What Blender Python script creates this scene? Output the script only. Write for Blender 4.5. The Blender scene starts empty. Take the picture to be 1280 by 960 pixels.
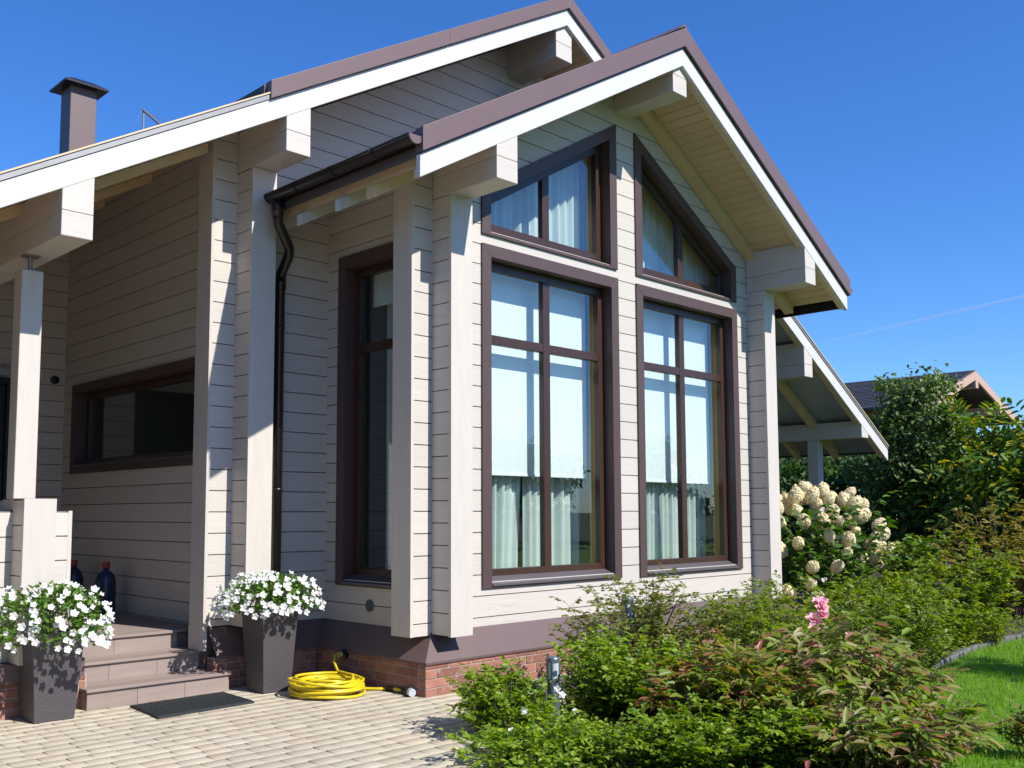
import bpy, bmesh, math, random
import numpy as np
from mathutils import Vector, Matrix

rnd = random.Random(7)
C = bpy.context.scene.collection
sc = bpy.context.scene

# ------------------------------------------------------------------ camera, sky, sun, exposure
cam_d = bpy.data.cameras.new('camera')
cam = bpy.data.objects.new('camera', cam_d)
C.objects.link(cam)
yaw, pitch, roll = 0.774251789, 0.0849008702, -0.00223736113
fw = np.array([math.sin(yaw) * math.cos(pitch), math.cos(yaw) * math.cos(pitch), math.sin(pitch)])
rt = np.array([math.cos(yaw), -math.sin(yaw), 0.0])
up = np.cross(rt, fw)
r2 = math.cos(roll) * rt + math.sin(roll) * up
u2 = -math.sin(roll) * rt + math.cos(roll) * up
m = Matrix.Identity(4)
for i in range(3):
    m[i][0], m[i][1], m[i][2] = r2[i], u2[i], -fw[i]
m[2][3] = 1.5
cam.matrix_world = m
cam_d.sensor_fit = 'HORIZONTAL'
cam_d.sensor_width = 36
cam_d.lens = 1225.53 / 1280 * 36
cam_d.shift_x = (640 - 607.49) / 1280
cam_d.shift_y = (536.64 - 480) / 1280
cam_d.clip_start = 0.05
cam_d.clip_end = 12000
sc.camera = cam

SUN_DIR = Vector((-0.175, 1.0, -0.95)).normalized()      # the way the light travels
SUN_EL = math.asin(-SUN_DIR.z)
SUN_AZ = math.atan2(-SUN_DIR.x, -SUN_DIR.y)
world = bpy.data.worlds.new('World')
sc.world = world
world.use_nodes = True
wn = world.node_tree
bg = wn.nodes['Background']
sky = wn.nodes.new('ShaderNodeTexSky')
sky.sky_type = 'NISHITA'
sky.sun_disc = False
sky.sun_elevation = SUN_EL
sky.sun_rotation = SUN_AZ
sky.air_density = 1.0
sky.dust_density = 0.25
sky.ozone_density = 4.0
sky.altitude = 100
hs = wn.nodes.new('ShaderNodeHueSaturation')
hs.inputs['Saturation'].default_value = 1.2
gain = wn.nodes.new('ShaderNodeVectorMath')
gain.operation = 'MULTIPLY'
gain.inputs[1].default_value = (0.84, 1.10, 1.50)
wn.links.new(sky.outputs[0], hs.inputs['Color'])
wn.links.new(hs.outputs[0], gain.inputs[0])
wn.links.new(gain.outputs[0], bg.inputs['Color'])
bg.inputs['Strength'].default_value = 0.0885

sun_d = bpy.data.lights.new('sun', 'SUN')
sun_d.energy = 5.0
sun_d.angle = math.radians(0.53)
sun_d.color = (1.0, 0.96, 0.89)
sun = bpy.data.objects.new('sun', sun_d)
C.objects.link(sun)
sun.rotation_euler = SUN_DIR.to_track_quat('-Z', 'Y').to_euler()

sc.view_settings.view_transform = 'Standard'
sc.view_settings.look = 'None'
sc.view_settings.gamma = 1
sc.view_settings.use_curve_mapping = False
sc.view_settings.exposure = 0.55

# ------------------------------------------------------------------ helpers
def lerp(a, b, t):
    return a + (b - a) * t

class MB:
    """collects faces for one mesh object"""
    def __init__(self):
        self.v, self.f, self.mi, self.cur = [], [], [], 0
    def add(self, vs, fs):
        o = len(self.v)
        self.v += [tuple(p) for p in vs]
        for f in fs:
            self.f.append(tuple(i + o for i in f))
            self.mi.append(self.cur)
    def box(self, x0, x1, y0, y1, z0, z1):
        self.add([(x0, y0, z0), (x1, y0, z0), (x1, y1, z0), (x0, y1, z0), (x0, y0, z1), (x1, y0, z1), (x1, y1, z1), (x0, y1, z1)],
                 [(0, 3, 2, 1), (4, 5, 6, 7), (0, 1, 5, 4), (1, 2, 6, 5), (2, 3, 7, 6), (3, 0, 4, 7)])
        return self
    def prism(self, poly, fn, d0, d1):
        n = len(poly)
        vs = [fn(s, z, d0) for s, z in poly] + [fn(s, z, d1) for s, z in poly]
        fs = [tuple(range(n)), tuple(range(2 * n - 1, n - 1, -1))]
        for i in range(n):
            j = (i + 1) % n
            fs.append((i, i + n, j + n, j))
        self.add(vs, fs)
        return self
    def ring(self, outer, inner, fn, d0, d1):
        n = len(outer)
        for i in range(n):
            j = (i + 1) % n
            self.prism([outer[i], outer[j], inner[j], inner[i]], fn, d0, d1)
        return self
    def loft(self, loops, cap=True):
        n = len(loops[0])
        vs = [p for l in loops for p in l]
        fs = []
        for k in range(len(loops) - 1):
            for i in range(n):
                j = (i + 1) % n
                fs.append((k * n + i, k * n + j, (k + 1) * n + j, (k + 1) * n + i))
        if cap:
            fs.append(tuple(range(n - 1, -1, -1)))
            fs.append(tuple((len(loops) - 1) * n + i for i in range(n)))
        self.add(vs, fs)
        return self
    def tube(self, pts, rad, n=6, cap=True):
        pts = [Vector(p) for p in pts]
        loops = []
        ref = None
        for i, p in enumerate(pts):
            t = (pts[min(i + 1, len(pts) - 1)] - pts[max(i - 1, 0)])
            if t.length < 1e-9:
                t = Vector((0, 0, 1))
            t.normalize()
            if ref is None:
                ref = Vector((0, 0, 1)) if abs(t.z) < 0.9 else Vector((1, 0, 0))
            a = t.cross(ref)
            if a.length < 1e-4:
                a = t.cross(Vector((0.3, 0.9, 0.2)))
            a.normalize()
            b = t.cross(a)
            ref = a.cross(t)
            r = rad[i] if isinstance(rad, (list, tuple)) else rad
            loops.append([p + (a * math.cos(2 * math.pi * k / n) + b * math.sin(2 * math.pi * k / n)) * r for k in range(n)])
        return self.loft(loops, cap)
    def build(self, name, mats, parent=None, bevel=0, smooth=False, recalc=True):
        me = bpy.data.meshes.new(name)
        off = wloc(parent) if parent else Vector((0, 0, 0))
        me.from_pydata([tuple(Vector(p) - off) for p in self.v], [], self.f)
        mats = mats if isinstance(mats, (list, tuple)) else [mats]
        for mt in mats:
            me.materials.append(mt)
        me.polygons.foreach_set('material_index', self.mi)
        if recalc:
            bm = bmesh.new()
            bm.from_mesh(me)
            bmesh.ops.recalc_face_normals(bm, faces=bm.faces)
            bm.to_mesh(me)
            bm.free()
        if smooth:
            me.polygons.foreach_set('use_smooth', [True] * len(me.polygons))
        me.update()
        o = bpy.data.objects.new(name, me)
        C.objects.link(o)
        if parent:
            o.parent = parent
        if bevel:
            b = o.modifiers.new('bevel', 'BEVEL')
            b.width = bevel
            b.segments = 2
            b.limit_method = 'ANGLE'
            b.angle_limit = math.radians(40)
        return o

def wloc(o):
    p = Vector((0, 0, 0))
    while o is not None:
        p = p + o.location
        o = o.parent
    return p

def thing(name, label, cat, loc=(0, 0, 0), group=None):
    o = bpy.data.objects.new(name, None)
    o.empty_display_size = 0.1
    C.objects.link(o)
    o.location = loc
    tag(o, label, cat, group)
    return o

def tag(o, label=None, cat=None, group=None, kind=None):
    if label: o['label'] = label
    if cat: o['category'] = cat
    if group: o['group'] = group
    if kind: o['kind'] = kind
    return o

def dup(root, loc, label=None, rz=None, scale=None):
    r = root.copy()
    C.objects.link(r)
    r.location = loc
    if rz is not None: r.rotation_euler = (0, 0, rz)
    if scale: r.scale = (scale, scale, scale)
    if label: r['label'] = label
    for ch in list(root.children):
        c = ch.copy()
        C.objects.link(c)
        c.parent = r
        for g in ch.children:
            d = g.copy()
            C.objects.link(d)
            d.parent = c
    return r

def fast_mesh(name, verts, faces, mat, parent=None, smooth=False):
    """verts (n,3) array in world coordinates, faces (m,k) array"""
    off = np.array(wloc(parent)) if parent else np.zeros(3)
    verts = np.asarray(verts, dtype=np.float64) - off
    faces = np.asarray(faces, dtype=np.int32)
    me = bpy.data.meshes.new(name)
    me.vertices.add(len(verts))
    me.vertices.foreach_set('co', verts.astype(np.float32).ravel())
    k = faces.shape[1]
    me.loops.add(faces.size)
    me.loops.foreach_set('vertex_index', faces.ravel())
    me.polygons.add(len(faces))
    me.polygons.foreach_set('loop_start', np.arange(0, faces.size, k, dtype=np.int32))
    me.polygons.foreach_set('loop_total', np.full(len(faces), k, dtype=np.int32))
    me.materials.append(mat)
    me.update(calc_edges=True)
    if smooth:
        me.polygons.foreach_set('use_smooth', [True] * len(faces))
    o = bpy.data.objects.new(name, me)
    C.objects.link(o)
    if parent:
        o.parent = parent
    return o

# ------------------------------------------------------------------ materials
ALB = 0.74          # overall reflectance scale of the painted and mineral surfaces
def mat(name):
    mt = bpy.data.materials.new(name)
    mt.use_nodes = True
    nt = mt.node_tree
    return mt, nt, nt.nodes['Principled BSDF']

def N(nt, typ, **kw):
    n = nt.nodes.new(typ)
    for k, v in kw.items():
        setattr(n, k, v)
    return n

def coords(nt, scale=(1, 1, 1)):
    tc = N(nt, 'ShaderNodeTexCoord')
    mp = N(nt, 'ShaderNodeMapping')
    mp.inputs['Scale'].default_value = scale
    nt.links.new(tc.outputs['Object'], mp.inputs['Vector'])
    return mp.outputs[0]

def surface(name, col, rough=0.6, var=0.06, nscale=4, bump=0.0, bscale=30, stretch=(1, 1, 1), island=0.0, spec=0.5, metal=0.0, coat=0.0, dirt=None):
    mt, nt, b = mat(name)
    b.inputs['Roughness'].default_value = rough
    b.inputs['Metallic'].default_value = metal
    b.inputs['Specular IOR Level'].default_value = spec
    b.inputs['Coat Weight'].default_value = coat
    co = coords(nt, stretch)
    nz = N(nt, 'ShaderNodeTexNoise')
    nz.inputs['Scale'].default_value = nscale
    nz.inputs['Detail'].default_value = 6
    nz.inputs['Roughness'].default_value = 0.65
    nt.links.new(co, nz.inputs['Vector'])
    mr = N(nt, 'ShaderNodeMapRange')
    mr.inputs['From Min'].default_value = 0.25
    mr.inputs['From Max'].default_value = 0.75
    mr.inputs['To Min'].default_value = 1 - var
    mr.inputs['To Max'].default_value = 1 + var
    nt.links.new(nz.outputs['Fac'], mr.inputs['Value'])
    val = mr.outputs[0]
    if island:
        g = N(nt, 'ShaderNodeNewGeometry')
        m2 = N(nt, 'ShaderNodeMapRange')
        m2.inputs['To Min'].default_value = 1 - island
        m2.inputs['To Max'].default_value = 1 + island
        nt.links.new(g.outputs['Random Per Island'], m2.inputs['Value'])
        mm = N(nt, 'ShaderNodeMath', operation='MULTIPLY')
        nt.links.new(val, mm.inputs[0])
        nt.links.new(m2.outputs[0], mm.inputs[1])
        val = mm.outputs[0]
    mx = N(nt, 'ShaderNodeVectorMath', operation='SCALE')
    mx.inputs[0].default_value = [c * ALB for c in col]
    nt.links.new(val, mx.inputs['Scale'])
    out = mx.outputs[0]
    if dirt:
        dcol, dscale, lo, hi = dirt
        n2 = N(nt, 'ShaderNodeTexNoise')
        n2.inputs['Scale'].default_value = dscale
        n2.inputs['Detail'].default_value = 8
        nt.links.new(co, n2.inputs['Vector'])
        cr = N(nt, 'ShaderNodeMapRange')
        cr.inputs['From Min'].default_value = lo
        cr.inputs['From Max'].default_value = hi
        nt.links.new(n2.outputs['Fac'], cr.inputs['Value'])
        mc = N(nt, 'ShaderNodeMix', data_type='RGBA')
        nt.links.new(cr.outputs[0], mc.inputs['Factor'])
        nt.links.new(out, mc.inputs['A'])
        mc.inputs['B'].default_value = (*[c * ALB for c in dcol], 1)
        out = mc.outputs['Result']
    nt.links.new(out, b.inputs['Base Color'])
    if bump:
        bz = N(nt, 'ShaderNodeTexNoise')
        bz.inputs['Scale'].default_value = bscale
        bz.inputs['Detail'].default_value = 8
        nt.links.new(co, bz.inputs['Vector'])
        bp = N(nt, 'ShaderNodeBump')
        bp.inputs['Strength'].default_value = bump
        bp.inputs['Distance'].default_value = 0.01
        nt.links.new(bz.outputs['Fac'], bp.inputs['Height'])
        nt.links.new(bp.outputs[0], b.inputs['Normal'])
    return mt

def leafmat(name, cols, trans=0.35, rough=0.5):
    mt, nt, b = mat(name)
    g = N(nt, 'ShaderNodeNewGeometry')
    cr = N(nt, 'ShaderNodeValToRGB')
    el = cr.color_ramp.elements
    while len(el) < len(cols):
        el.new(0.5)
    for i, c in enumerate(cols):
        el[i].position = i / (len(cols) - 1)
        el[i].color = (*c, 1)
    nt.links.new(g.outputs['Random Per Island'], cr.inputs['Fac'])
    nt.links.new(cr.outputs[0], b.inputs['Base Color'])
    b.inputs['Roughness'].default_value = rough
    b.inputs['Specular IOR Level'].default_value = 0.35
    t = N(nt, 'ShaderNodeBsdfTranslucent')
    hsv = N(nt, 'ShaderNodeHueSaturation')
    hsv.inputs['Value'].default_value = 1.5
    hsv.inputs['Saturation'].default_value = 1.15
    nt.links.new(cr.outputs[0], hsv.inputs['Color'])
    nt.links.new(hsv.outputs[0], t.inputs['Color'])
    mx = N(nt, 'ShaderNodeMixShader')
    mx.inputs[0].default_value = trans
    nt.links.new(b.outputs[0], mx.inputs[1])
    nt.links.new(t.outputs[0], mx.inputs[2])
    nt.links.new(mx.outputs[0], nt.nodes['Material Output'].inputs['Surface'])
    return mt

def glassmat(name, tint=(0.955, 0.985, 0.98), ior=1.55):
    mt, nt, b = mat(name)
    nt.nodes.remove(b)
    tr = N(nt, 'ShaderNodeBsdfTransparent')
    tr.inputs[0].default_value = (*tint, 1)
    gl = N(nt, 'ShaderNodeBsdfGlossy')
    gl.inputs['Roughness'].default_value = 0.0
    # reflectance of a double glazed pane by the angle of view, the same from both sides
    ge = N(nt, 'ShaderNodeNewGeometry')
    dt = N(nt, 'ShaderNodeVectorMath', operation='DOT_PRODUCT')
    nt.links.new(ge.outputs['Incoming'], dt.inputs[0])
    nt.links.new(ge.outputs['Normal'], dt.inputs[1])
    ab = N(nt, 'ShaderNodeMath', operation='ABSOLUTE')
    nt.links.new(dt.outputs['Value'], ab.inputs[0])
    om = N(nt, 'ShaderNodeMath', operation='SUBTRACT')
    om.inputs[0].default_value = 1.0
    nt.links.new(ab.outputs[0], om.inputs[1])
    pw = N(nt, 'ShaderNodeMath', operation='POWER')
    nt.links.new(om.outputs[0], pw.inputs[0])
    pw.inputs[1].default_value = 4.0
    fr = N(nt, 'ShaderNodeMapRange')
    fr.inputs['To Min'].default_value = 0.095
    fr.inputs['To Max'].default_value = 0.9
    nt.links.new(pw.outputs[0], fr.inputs['Value'])
    mx = N(nt, 'ShaderNodeMixShader')
    nt.links.new(fr.outputs[0], mx.inputs[0])
    nt.links.new(tr.outputs[0], mx.inputs[1])
    nt.links.new(gl.outputs[0], mx.inputs[2])
    nt.links.new(mx.outputs[0], nt.nodes['Material Output'].inputs['Surface'])
    return mt

M = {}
M['paint'] = surface('cream_paint', (0.668, 0.61, 0.548), 0.55, 0.055, 2.2, 0.22, 9, (1, 1, 12), island=0.035, dirt=((0.50, 0.40, 0.29), 1.6, 0.70, 0.86))
M['postpaint'] = surface('cream_post_paint', (0.668, 0.61, 0.548), 0.55, 0.055, 2.2, 0.22, 9, (9, 9, 1), island=0.035, dirt=((0.50, 0.40, 0.29), 0.8, 0.70, 0.86))
M['white'] = surface('white_board_paint', (0.70, 0.68, 0.65), 0.5, 0.045, 4, 0.15, 20, dirt=((0.55, 0.45, 0.33), 5, 0.70, 0.86))
M['seam'] = surface('seam_sealant', (0.26, 0.20, 0.16), 0.8)
M['soffit'] = surface('soffit_boards', (0.74, 0.55, 0.35), 0.6, 0.05, 4, 0.08, 40, island=0.06)
M['rafter'] = surface('rafter_timber', (0.80, 0.60, 0.36), 0.6, 0.07, 6, 0.08, 50)
M['metal'] = surface('mauve_brown_sheet_metal', (0.185, 0.118, 0.115), 0.42, 0.05, 3, 0.02, 8, island=0.02)
M['flash'] = surface('flashing_metal', (0.150, 0.098, 0.095), 0.5, 0.06, 3, 0.03, 8)
M['trim'] = surface('window_trim_paint', (0.095, 0.057, 0.054), 0.5, 0.05, 5, 0.05, 60)
M['sash'] = surface('sash_wood_stain', (0.060, 0.028, 0.017), 0.35, 0.15, 18, 0.05, 60, (1, 1, 0.2))
M['gutter'] = surface('gutter_plastic', (0.020, 0.014, 0.014), 0.3, 0.05, 4)
M['steel'] = surface('weathered_steel', (0.35, 0.34, 0.33), 0.45, 0.1, 6, metal=0.6)
M['roofdark'] = surface('roof_covering', (0.10, 0.08, 0.078), 0.6, 0.1, 8, 0.1, 20)
M['roofpanel'] = surface('roof_panel', (0.36, 0.42, 0.52), 0.10, 0.45, 0.7, 0.04, 2)
M['brick'] = surface('red_brick', (0.34, 0.15, 0.108), 0.85, 0.22, 14, 0.5, 60, island=0.25, dirt=((0.46, 0.33, 0.27), 10, 0.58, 0.74))
M['mortar'] = surface('mortar', (0.50, 0.44, 0.38), 0.9, 0.12, 20, 0.4, 80)
M['deck'] = surface('composite_deck', (0.335, 0.262, 0.228), 0.65, 0.12, 3, 0.12, 40, (1, 8, 8), island=0.08)
M['darkdoor'] = surface('dark_door', (0.02, 0.013, 0.012), 0.4)
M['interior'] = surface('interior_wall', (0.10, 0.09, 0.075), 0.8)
M['jamb'] = surface('golden_pine', (0.50, 0.33, 0.08), 0.5, 0.08, 6, 0.05, 40)
M['sillmetal'] = surface('sill_metal', (0.17, 0.15, 0.16), 0.3, 0.05, 5, metal=0.3)
M['glass'] = glassmat('window_glass')
M['blind'] = surface('blind_fabric', (1.0, 1.05, 1.03), 0.8, 0.015, 3)
M['black'] = surface('black_plastic', (0.015, 0.015, 0.016), 0.4)
M['chrome'] = surface('bright_metal', (0.6, 0.62, 0.64), 0.25, 0.03, 4, metal=1.0)
M['planter'] = surface('planter_resin', (0.088, 0.076, 0.083), 0.5, 0.05, 6)
M['hose'] = surface('yellow_hose', (0.80, 0.60, 0.015), 0.35, 0.06, 12)
M['hoseend'] = surface('hose_connector_yellow', (0.75, 0.60, 0.20), 0.4)
M['soil'] = surface('bed_soil', (0.060, 0.045, 0.033), 0.95, 0.5, 9, 0.9, 25)
M['ground'] = surface('ground_turf', (0.050, 0.080, 0.022), 0.95, 0.4, 0.6, 0.6, 20)
M['lawn'] = surface('lawn_turf', (0.09, 0.22, 0.008), 0.95, 0.3, 5, 0.8, 60)
M['joint'] = surface('joint_sand', (0.44, 0.38, 0.28), 0.95, 0.3, 20, 0.5, 60)
M['stone'] = surface('edging_stone', (0.16, 0.155, 0.15), 0.85, 0.25, 8, 0.6, 25, island=0.2)
M['bark'] = surface('bark', (0.085, 0.06, 0.042), 0.9, 0.3, 14, 0.8, 30, (1, 1, 0.3))
M['cane'] = surface('green_cane', (0.10, 0.085, 0.035), 0.7, 0.2, 10)
M['redcane'] = surface('reddish_cane', (0.17, 0.05, 0.035), 0.6, 0.2, 10)
M['bollard'] = surface('bollard_steel', (0.16, 0.20, 0.25), 0.35, 0.06, 6, 0.02, 40, metal=0.4)
M['lens'] = surface('bollard_lens', (0.55, 0.62, 0.66), 0.15, 0.03, 4, coat=0.5)
M['mat'] = surface('rubber_mat', (0.030, 0.036, 0.038), 0.7, 0.15, 20)
M['bottle'] = surface('blue_bottle', (0.014, 0.035, 0.085), 0.25, 0.08, 6)
M['redcap'] = surface('red_cap', (0.30, 0.035, 0.015), 0.4)
M['tile'] = surface('dark_roof_tile', (0.075, 0.068, 0.075), 0.6, 0.12, 6, 0.1, 20, island=0.2)
M['pinkwood'] = surface('pinkish_timber', (0.46, 0.27, 0.185), 0.7, 0.08, 3, 0.05, 20)
M['pinkboard'] = surface('pale_pink_board', (0.60, 0.40, 0.30), 0.6, 0.05, 3)
M['fence'] = surface('white_fence_paint', (0.75, 0.76, 0.80), 0.6, 0.04, 5)

# pavers: several stone tints chosen per block
def paver_mat():
    mt, nt, b = mat('paver_stone')
    g = N(nt, 'ShaderNodeNewGeometry')
    cr = N(nt, 'ShaderNodeValToRGB')
    cols = [(0.405, 0.345, 0.258), (0.425, 0.375, 0.285), (0.415, 0.365, 0.275), (0.435, 0.388, 0.298), (0.405, 0.335, 0.25), (0.42, 0.375, 0.29)]
    el = cr.color_ramp.elements
    while len(el) < len(cols):
        el.new(0.5)
    for i, c in enumerate(cols):
        el[i].position = i / (len(cols) - 1)
        el[i].color = (*c, 1)
    nt.links.new(g.outputs['Random Per Island'], cr.inputs['Fac'])
    co = coords(nt)
    nz = N(nt, 'ShaderNodeTexNoise')
    nz.inputs['Scale'].default_value = 60
    nz.inputs['Detail'].default_value = 6
    nt.links.new(co, nz.inputs['Vector'])
    n2 = N(nt, 'ShaderNodeTexNoise')
    n2.inputs['Scale'].default_value = 1.3
    n2.inputs['Detail'].default_value = 5
    nt.links.new(co, n2.inputs['Vector'])
    ad = N(nt, 'ShaderNodeMath', operation='ADD')
    nt.links.new(nz.outputs['Fac'], ad.inputs[0])
    nt.links.new(n2.outputs['Fac'], ad.inputs[1])
    mr = N(nt, 'ShaderNodeMapRange')
    mr.inputs['From Min'].default_value = 0.6
    mr.inputs['From Max'].default_value = 1.4
    mr.inputs['To Min'].default_value = 0.78
    mr.inputs['To Max'].default_value = 1.18
    nt.links.new(ad.outputs[0], mr.inputs['Value'])
    mx = N(nt, 'ShaderNodeVectorMath', operation='SCALE')
    nt.links.new(cr.outputs[0], mx.inputs[0])
    nt.links.new(mr.outputs[0], mx.inputs['Scale'])
    nt.links.new(mx.outputs[0], b.inputs['Base Color'])
    b.inputs['Roughness'].default_value = 0.85
    bp = N(nt, 'ShaderNodeBump')
    bp.inputs['Strength'].default_value = 0.4
    bp.inputs['Distance'].default_value = 0.004
    nt.links.new(nz.outputs['Fac'], bp.inputs['Height'])
    nt.links.new(bp.outputs[0], b.inputs['Normal'])
    return mt
M['paver'] = paver_mat()

def weave(mt, sx=60, sz=60, dist=0.004):
    nt = mt.node_tree
    b = nt.nodes['Principled BSDF']
    tc = N(nt, 'ShaderNodeTexCoord')
    ck = N(nt, 'ShaderNodeTexChecker')
    ck.inputs['Scale'].default_value = sx
    nz = N(nt, 'ShaderNodeTexVoronoi')
    nz.inputs['Scale'].default_value = sz
    nt.links.new(tc.outputs['Object'], ck.inputs['Vector'])
    nt.links.new(tc.outputs['Object'], nz.inputs['Vector'])
    ad = N(nt, 'ShaderNodeMath', operation='ADD')
    nt.links.new(ck.outputs['Fac'], ad.inputs[0])
    nt.links.new(nz.outputs['Distance'], ad.inputs[1])
    bp = N(nt, 'ShaderNodeBump')
    bp.inputs['Strength'].default_value = 0.6
    bp.inputs['Distance'].default_value = dist
    nt.links.new(ad.outputs[0], bp.inputs['Height'])
    nt.links.new(bp.outputs[0], b.inputs['Normal'])
weave(M['planter'])

def curtain_mat():
    mt, nt, b = mat('curtain_fabric')
    b.inputs['Base Color'].default_value = (0.70, 0.78, 0.735, 1)
    b.inputs['Roughness'].default_value = 0.9
    t = N(nt, 'ShaderNodeBsdfTranslucent')
    t.inputs[0].default_value = (0.7, 0.78, 0.74, 1)
    mx = N(nt, 'ShaderNodeMixShader')
    mx.inputs[0].default_value = 0.25
    nt.links.new(b.outputs[0], mx.inputs[1])
    nt.links.new(t.outputs[0], mx.inputs[2])
    nt.links.new(mx.outputs[0], nt.nodes['Material Output'].inputs['Surface'])
    return mt
M['curtain'] = curtain_mat()

M['leaf_rose'] = leafmat('rose_leaf', [(0.07, 0.14, 0.010), (0.13, 0.23, 0.014), (0.19, 0.30, 0.018), (0.28, 0.36, 0.035), (0.16, 0.27, 0.016)], 0.42, 0.42)
M['leaf_roseold'] = leafmat('bronze_rose_leaf', [(0.07, 0.11, 0.02), (0.13, 0.18, 0.03), (0.21, 0.19, 0.055), (0.17, 0.22, 0.035), (0.28, 0.24, 0.08)], 0.4, 0.42)
M['leaf_peony'] = leafmat('peony_leaf', [(0.13, 0.21, 0.03), (0.22, 0.27, 0.06), (0.17, 0.27, 0.03), (0.30, 0.23, 0.12), (0.15, 0.25, 0.03), (0.28, 0.30, 0.08), (0.36, 0.22, 0.16), (0.17, 0.28, 0.025), (0.24, 0.28, 0.07), (0.34, 0.11, 0.10), (0.18, 0.26, 0.05)], 0.4, 0.42)
M['leaf_peonyred'] = leafmat('autumn_peony_leaf', [(0.10, 0.18, 0.025), (0.18, 0.24, 0.035), (0.13, 0.22, 0.028), (0.24, 0.24, 0.05), (0.15, 0.22, 0.03), (0.30, 0.16, 0.06), (0.17, 0.24, 0.035), (0.36, 0.11, 0.08), (0.14, 0.22, 0.03)], 0.42, 0.42)
M['leaf_shrub'] = leafmat('shrub_leaf', [(0.06, 0.12, 0.012), (0.12, 0.19, 0.016), (0.18, 0.25, 0.022), (0.26, 0.30, 0.04), (0.14, 0.21, 0.016)], 0.42, 0.42)
M['leaf_dark'] = leafmat('dark_tree_leaf', [(0.022, 0.05, 0.011), (0.045, 0.085, 0.018), (0.075, 0.12, 0.028), (0.13, 0.17, 0.045)], 0.28)
M['leaf_mid'] = leafmat('mid_tree_leaf', [(0.022, 0.055, 0.012), (0.04, 0.09, 0.016), (0.065, 0.12, 0.02), (0.06, 0.11, 0.02)], 0.3)
M['leaf_yellow'] = leafmat('yellowing_leaf', [(0.05, 0.11, 0.014), (0.08, 0.17, 0.02), (0.12, 0.22, 0.025), (0.09, 0.18, 0.02), (0.14, 0.22, 0.03), (0.20, 0.23, 0.02), (0.55, 0.42, 0.02)], 0.3)
M['leaf_brown'] = leafmat('bronze_leaf', [(0.13, 0.14, 0.025), (0.22, 0.19, 0.04), (0.28, 0.22, 0.05), (0.17, 0.21, 0.03)], 0.4)
M['leaf_hyd'] = leafmat('hydrangea_leaf', [(0.045, 0.10, 0.014), (0.07, 0.15, 0.02), (0.10, 0.19, 0.025)], 0.3)
M['leaf_pet'] = leafmat('petunia_leaf', [(0.06, 0.14, 0.02), (0.09, 0.19, 0.025), (0.13, 0.24, 0.03)], 0.35)
M['leaf_bushy'] = leafmat('bushy_tree_leaf', [(0.03, 0.065, 0.014), (0.06, 0.11, 0.022), (0.10, 0.155, 0.033), (0.17, 0.22, 0.055), (0.08, 0.13, 0.03)], 0.35)
M['grass'] = leafmat('grass_blade', [(0.11, 0.23, 0.004), (0.16, 0.30, 0.005), (0.21, 0.37, 0.008), (0.19, 0.33, 0.006)], 0.4, 0.6)
M['petal'] = leafmat('white_petal', [(0.66, 0.66, 0.63), (0.74, 0.74, 0.73)], 0.3, 0.7)
M['hydpetal'] = leafmat('cream_petal', [(0.72, 0.66, 0.38), (0.78, 0.73, 0.50), (0.80, 0.66, 0.50), (0.74, 0.72, 0.42)], 0.25, 0.7)
M['pinkpetal'] = leafmat('pink_petal', [(0.62, 0.16, 0.36), (0.76, 0.36, 0.50), (0.84, 0.58, 0.55), (0.72, 0.28, 0.48)], 0.3, 0.6)
M['redpetal'] = leafmat('red_petal', [(0.30, 0.005, 0.01), (0.45, 0.012, 0.012)], 0.2, 0.6)

# ------------------------------------------------------------------ ground
def sheet(name, poly, z, mt, label=None, kind='structure'):
    b = MB()
    b.add([(x, y, z) for x, y in poly], [tuple(range(len(poly)))])
    o = b.build(name, mt, recalc=False)
    if o.data.polygons[0].normal.z < 0:
        o.data.flip_normals()
    tag(o, label, None, None, kind)
    return o

sheet('ground', [(3000 * math.cos(a * math.pi / 24), 3000 * math.sin(a * math.pi / 24)) for a in range(48)], -0.03, M['ground'])
PATIO = [(-16, -12), (2.0, -12), (0.5, -3), (2.2, 1.0), (3.4, 3.2), (4.3, 4.25), (5.1, 4.95), (6.2, 5.25), (8.2, 5.45), (11.5, 5.55), (11.5, 7.9), (-16, 7.9)]
sheet('patio_base', PATIO, -0.016, M['joint'])
BED = [(2.05, -12), (0.55, -3), (2.2, 1.0), (3.4, 3.2), (4.3, 4.25), (5.1, 4.95), (6.2, 5.25), (8.2, 5.45), (11.5, 5.55), (11.5, 8.5), (40, 16), (40, 6.0), (20, 4.35), (13.06, 4.06), (11.3, 4.06), (10.07, 3.9), (8.2, 3.5), (6.4, 2.78), (5.3, 1.9), (4.5, -3), (4.5, -12)]
sheet('flower_bed', BED, -0.012, M['soil'])
LAWN = [(4.5, -30), (4.5, -3), (5.3, 1.9), (6.4, 2.78), (8.2, 3.5), (10.07, 3.9), (11.3, 4.06), (13.06, 4.06), (20, 4.35), (40, 6), (40, -30)]
sheet('lawn', LAWN, -0.008, M['lawn'])

def inside(poly, x, y):
    c = False
    n = len(poly)
    for i in range(n):
        x0, y0 = poly[i]
        x1, y1 = poly[(i + 1) % n]
        if (y0 > y) != (y1 > y) and x < (x1 - x0) * (y - y0) / (y1 - y0) + x0:
            c = not c
    return c

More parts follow.
